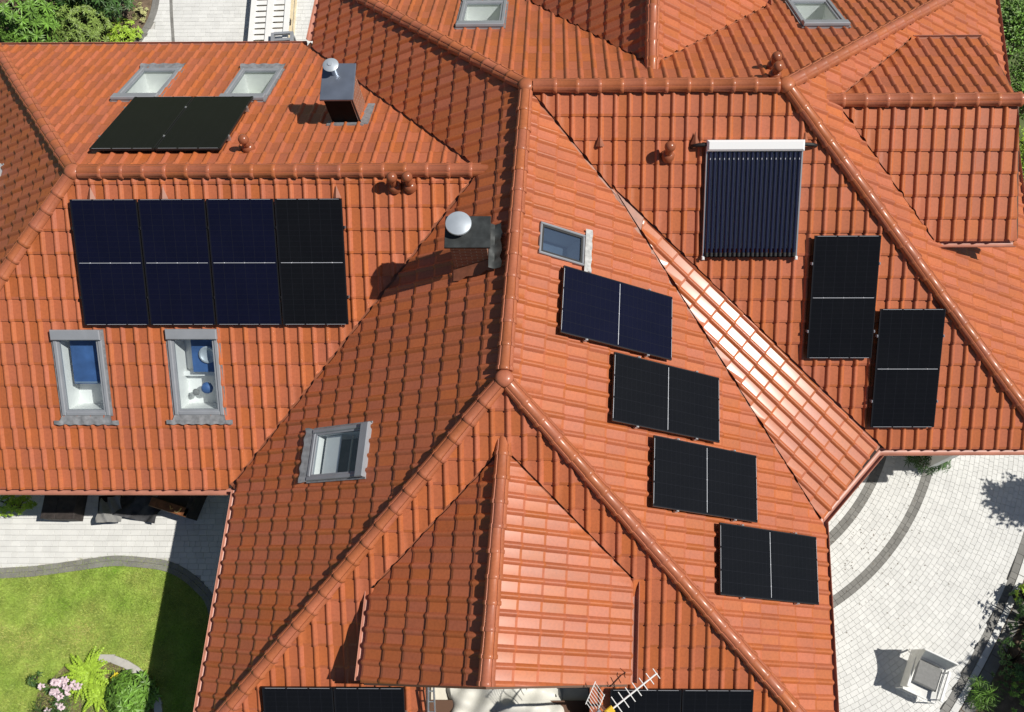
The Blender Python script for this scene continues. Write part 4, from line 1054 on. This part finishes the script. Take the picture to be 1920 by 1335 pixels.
mb = MB(); strip_pavers(mb, ib, [.14], .22, .34, -.02, .0, .06)
tag(mb.build('bed_edging', M['kerb']), 'curved pale stone edging round the flower bed in the lawn', 'edging', None, 'stuff')
sheet('island_soil', [(p.x, p.y) for p in ib] + [g2(60, 1400), g2(70, 1300), g2(120, 1250)], .016, 'soil', 'soil of the flower bed in the lawn', 'soil')

# ------------------------------------------------------------------ things on the ground
def frame2(p, ang): return Matrix.Translation(V((p[0], p[1], 0))) @ Matrix.Rotation(ang, 4, 'Z')
# garden recliner
a0, a1 = gp(1715, 1207, .75), gp(1771, 1233, .75); dirx = (a1 - a0); ang = math.atan2(dirx.y, dirx.x)
cc = gp(1737, 1268, .4)
t = thing('garden_chair', frame2(cc, ang) @ Matrix.Scale(.88, 4), 'white framed garden armchair with grey cushion on the driveway', 'chair')
w2 = .34
m = MB()
for s_ in (-1, 1):
    m.tube([(s_ * w2, -.42, .02), (s_ * w2, -.40, .40), (s_ * w2, .30, .42), (s_ * w2, .42, .86)], .018, 8)
    m.tube([(s_ * w2, .40, .02), (s_ * w2, .26, .42)], .018, 8)
m.tube([(-w2, -.42, .03), (w2, -.42, .03)], .016, 8); m.tube([(-w2, .42, .86), (w2, .42, .86)], .02, 8)
m.tube([(-w2, -.41, .40), (w2, -.41, .40)], .016, 8); m.tube([(-w2, .30, .42), (w2, .30, .42)], .016, 8)
m.tube([(-.12, -.43, .03), (-.05, -.58, .02), (.08, -.58, .02), (.14, -.43, .03)], .012, 6)
m.build('frame', M['white'], t, True, 50)
def cloth(pts_fn, nx, ny, th=.02):
    m = MB()
    for j in range(ny + 1):
        for i in range(nx + 1): m.v.append(pts_fn(i / nx, j / ny))
    for j in range(ny):
        for i in range(nx): b = j * (nx + 1) + i; m.f.append((b, b + 1, b + nx + 2, b + nx + 1))
    return m
cloth(lambda a, b: ((a - .5) * 2 * (w2 - .015), -.40 + .70 * b, .41 - .03 * math.sin(math.pi * a) - .02 * math.sin(math.pi * b)), 10, 10).build('seat', M['fabricwhite'], t, True)
cloth(lambda a, b: ((a - .5) * 2 * (w2 - .015), .30 + .12 * b, .42 + .43 * b - .03 * math.sin(math.pi * a)), 10, 8).build('backrest', M['fabricwhite'], t, True)
cloth(lambda a, b: (-w2 - .02 * math.sin(math.pi * b), -.38 + .78 * a, .20 + (.42 + .34 * a * a) * b), 10, 6).build('side_panel', M['fabricwhite'], t, True)
m = MB(); m.bbox((0, .02, .46), (.50, .46, .09), .03); m.build('cushion', M['fabricgrey'], t, True, 30)
for s_ in (-1, 1):
    m = MB(); m.bbox((s_ * w2, -.05, .62), (.06, .62, .03), .01); m.tube([(s_ * w2, -.33, .42), (s_ * w2, -.33, .61)], .014, 8); m.tube([(s_ * w2, .22, .42), (s_ * w2, .24, .61)], .014, 8); m.build('armrest', M['white'], t)
# black bin at the driveway edge
b0 = gp(1906, 1118); t = thing('waste_bin', frame2(b0, .3) @ Matrix.Scale(.8, 4), 'small black bin at the driveway edge', 'bin'); m = MB(); m.bbox((0, 0, .25), (.22, .24, .5), .02); m.build('body', M['rubber'], t); m = MB(); m.bbox((0, 0, .52), (.25, .27, .04), .012); m.build('lid', M['blackmetal'], t)
# white pallets / slatted rack in the yard
p0 = gp(506, 30, .3); t = thing('white_pallet', frame2(p0, .035), 'white slatted pallet stack in the yard', 'pallet')
for x in (-.40, 0, .40): m = MB(); m.box((x, 0, .30), (.15 if x == 0 else .12, 2.6, .04)); m.build('rail', M['white'], t)
for i in range(16):
    m = MB(); m.box((0, -1.24 + i * .164, .277), (.92, .122, .022)); m.build('slat', M['white'], t)
m = MB()
for x in (-.36, 0, .36):
    for y in (-1.1, 0, 1.1): m.box((x, y, .133), (.12, .14, .262))
m.build('block', M['darkwood'], t)
m = MB(); m.box((0, 0, .02), (.9, 2.6, .03)); m.build('base_board', M['cream'], t)
t = thing('yellow_board', frame2(gp(554, 25), .03), 'narrow pale yellow board lying beside the white pallet', 'board'); m = MB(); m.bbox((0, 0, .04), (.05, 2.0, .03), .006); m.build('plank', M['cream'], t)
p1 = gp(527, 74, .5); t = thing('grey_crate', frame2(p1, .07), 'grey open metal crate at the end of the white pallet', 'crate'); m = MB()
for x in (-.22, .22): m.box((x, 0, .42), (.07, .5, .06))
for y in (-.22, .05, .23): m.box((0, y, .4195), (.38, .06, .055))
m.build('top_frame', M['winframe'], t); m = MB()
for x in (-.22, .22):
    for y in (-.22, .22): m.box((x, y, .19), (.05, .05, .385))
m.build('post', M['winframe'], t)
# boxes, wrapped things and board under the south eaves
p2 = gp(112, 952, .35); t = thing('storage_box', frame2(p2, -.02), 'dark wooden double storage box under the eaves', 'box')
for x in (-.17, .15): m = MB(); m.bbox((x, .1, .19), (.27 if x < 0 else .35, .62, .38), .015); m.build('compartment', M['darkwood'], t)
m = MB(); 
for x in (-.17, .15): m.bbox((x, .1, .395), (.28 if x < 0 else .355, .64, .022), .006)
m.build('lid', M['darkwood'], t)
p3 = gp(205, 955, .3); t = thing('covered_grill', frame2(p3, .1), 'grey cloth covered heap under the eaves', 'cover'); m = cloth(lambda a, b: ((a - .5) * .42, (b - .5) * .5, .28 + .1 * math.sin(3 * a + 1) * math.cos(2.4 * b) + .03 * math.sin(14 * a + 9 * b)), 14, 14); m.build('cover', M['fabricgrey'], t, True); m = MB(); m.bbox((-.08, .05, .11), (.38, .5, .22), .02); m.build('body', M['blackmetal'], t)
p4 = gp(255, 948, .3); t = thing('folded_tarpaulin', frame2(p4, -.2), 'crumpled black tarpaulin between the grey heap and the wooden board', 'tarpaulin'); m = cloth(lambda a, b: ((a - .5) * .85, (b - .5) * .5, .18 + .1 * math.sin(6 * a + 1) * math.cos(4 * b) + .04 * math.sin(17 * a - 8 * b)), 20, 14); m.build('sheet', M['fabricdark'], t, True)
pa, pb = gp(282, 940, .5), gp(352, 962, .5); d = pb - pa; t = thing('wooden_chest', frame2((pa + pb) / 2, math.atan2(d.y, d.x)), 'brown wooden board with brass fittings under the eaves', 'board')
m = MB(); m.bbox((0, 0, .40), (.78, .17, .22), .01); m.build('board', M['wood'], t); m = MB(); m.bbox((.36, .22, .26), (.1, .6, .5), .01); m.bbox((0, .2, .2), (.7, .25, .38), .01); m.build('body', M['darkwood'], t)
m = MB(); m.tube([(.02, .03, .52), (.06, -.02, .53), (.09, 0, .52)], .012, 6); m.tube([(.14, -.04, .52), (.2, -.045, .535), (.235, -.01, .535), (.24, .05, .52)], .013, 6); m.build('fittings', M['gold'], t, True)
# white rack beyond the dormer
t = thing('white_lattice', (0, 0, 0), 'white metal pole and slanting grey slats beyond the dormer', 'fence')
m = MB(); m.tube([gp(1905, 285, 1.9), gp(1928, 440, 1.9)], .035, 8); m.build('pole', M['white'], t, True); m = MB(); m.tube([gp(1900, 425, 1.85), gp(1945, 427, 1.85)], .03, 8); m.build('crossbar', M['white'], t, True)
for i in range(9):
    m = MB(); a = gp(1893, 380 + i * 16, 1.5); b = gp(1930, 335 + i * 16, 1.5); m.tube([a, b], .02, 6); m.build('slat', M['lead'], t, True)
m = MB(); m.tube([(gp(1912, 420, 1.85).x, gp(1912, 420, 1.85).y, 0), gp(1912, 420, 1.83)], .03, 8); m.build('post', M['white'], t, True)

# ------------------------------------------------------------------ things on the balcony
# draped white tarpaulin
bx0, bx1 = gp(828, 1300, BZ + .6).x, gp(1068, 1300, BZ + .6).x; by1, by0 = Sb.y + .5, -9.3
def tf(a, b):
    x = bx0 + (bx1 - bx0) * a + .03 * math.sin(b * 9); y = by0 + (by1 - by0) * b
    z = BZ + .42 + .16 * math.sin(math.pi * a) * (1 + .3 * math.sin(5 * b + 2 * a)) + .06 * math.sin(9 * a + 3 * math.sin(4 * b)) + .045 * math.sin(19 * b + 7 * a + 2 * math.sin(6 * a)) + .03 * math.sin(31 * a - 11 * b)
    e = min(a, 1 - a) * 12
    if e < 1: z -= (1 - e) ** 2 * .35
    return (x, y, z)
t = thing('white_tarpaulin', (0, 0, 0), 'crumpled white tarpaulin covering furniture on the balcony', 'tarpaulin'); cloth(tf, 46, 30).build('sheet', M['tarp'], t, True)
m = MB(); m.box(((bx0 + bx1) / 2, (by0 + by1) / 2, BZ + .17), ((bx1 - bx0) * .8, (by1 - by0) * .8, .34)); m.build('covered_table', M['darkwood'], t)
# ladder
t = thing('ladder', (0, 0, 0), 'aluminium ladder leaning at the balcony edge beside the solar panels', 'ladder')
l0, l1 = S.on(803, 1286, .25), S.on(803, 1420, .12); r0, r1 = S.on(813, 1286, .25), S.on(820, 1420, .12)
for a, b in ((l0, l1), (r0, r1)): m = MB(); m.tube([a, b], .016, 6); m.build('stile', M['alu'], t, True)
for i in range(7): m = MB(); f = (i + .5) / 7; m.tube([l0.lerp(l1, f), r0.lerp(r1, f)], .011, 6); m.build('rung', M['alu'], t, True)
# antenna
zt = HG + 2.1; a, b = gp(1152, 1326, zt), gp(1232, 1262, zt); mast = a + (a - b).normalized() * .12
t = thing('antenna', (mast.x, mast.y, BZ), 'white aerial with short rods and yellow end on a mast', 'antenna')
lo = Matrix.Translation((-mast.x, -mast.y, -BZ)); d = (b - a).normalized(); sd = V((-d.y, d.x, 0))
m = MB(); m.tube([lo @ (a - d * .3), lo @ b], .012, 8); m.build('boom', M['white'], t, True)
for i in range(7):
    p = a.lerp(b, .06 + i * .154); m = MB(); hl_ = .125 - .008 * i; m.tube([lo @ (p - sd * hl_), lo @ (p + sd * hl_)], .007, 6); m.build('rod', M['white'], t, True)
m = MB(); m.bbox((0, 0, 0), (.12, .09, .07), .012, lo @ Matrix.Translation(a - d * .08) @ Matrix.Rotation(math.atan2(d.y, d.x), 4, 'Z')); m.build('balun', M['yellow'], t)
m = MB(); m.bbox((0, 0, 0), (.16, .11, .05), .01, lo @ Matrix.Translation(a - d * .2 + V((-.05, .0, -.05))) @ Matrix.Rotation(math.atan2(d.y, d.x) + .3, 4, 'Z')); m.build('bracket', M['winframe'], t)
m = MB(); m.tube([(0, 0, 0), (0, 0, zt - BZ + .05)], .02, 10); m.build('mast', M['alu'], t, True)
mesh_c = gp(1120, 1322, zt - .1)
for i in range(8):
    m = MB(); p = mesh_c + d * (-.1 + i * .035) + sd * (.02 * i); m.tube([lo @ (p - sd * .11), lo @ (p + sd * .11)], .004, 5); m.build('reflector_rod', M['white'], t, True)
for s_ in (-.10, .10):
    m = MB(); m.tube([lo @ (mesh_c - d * .12 + sd * s_), lo @ (mesh_c + d * .16 + sd * (s_ + .15))], .006, 5); m.build('reflector_bar', M['white'], t, True)
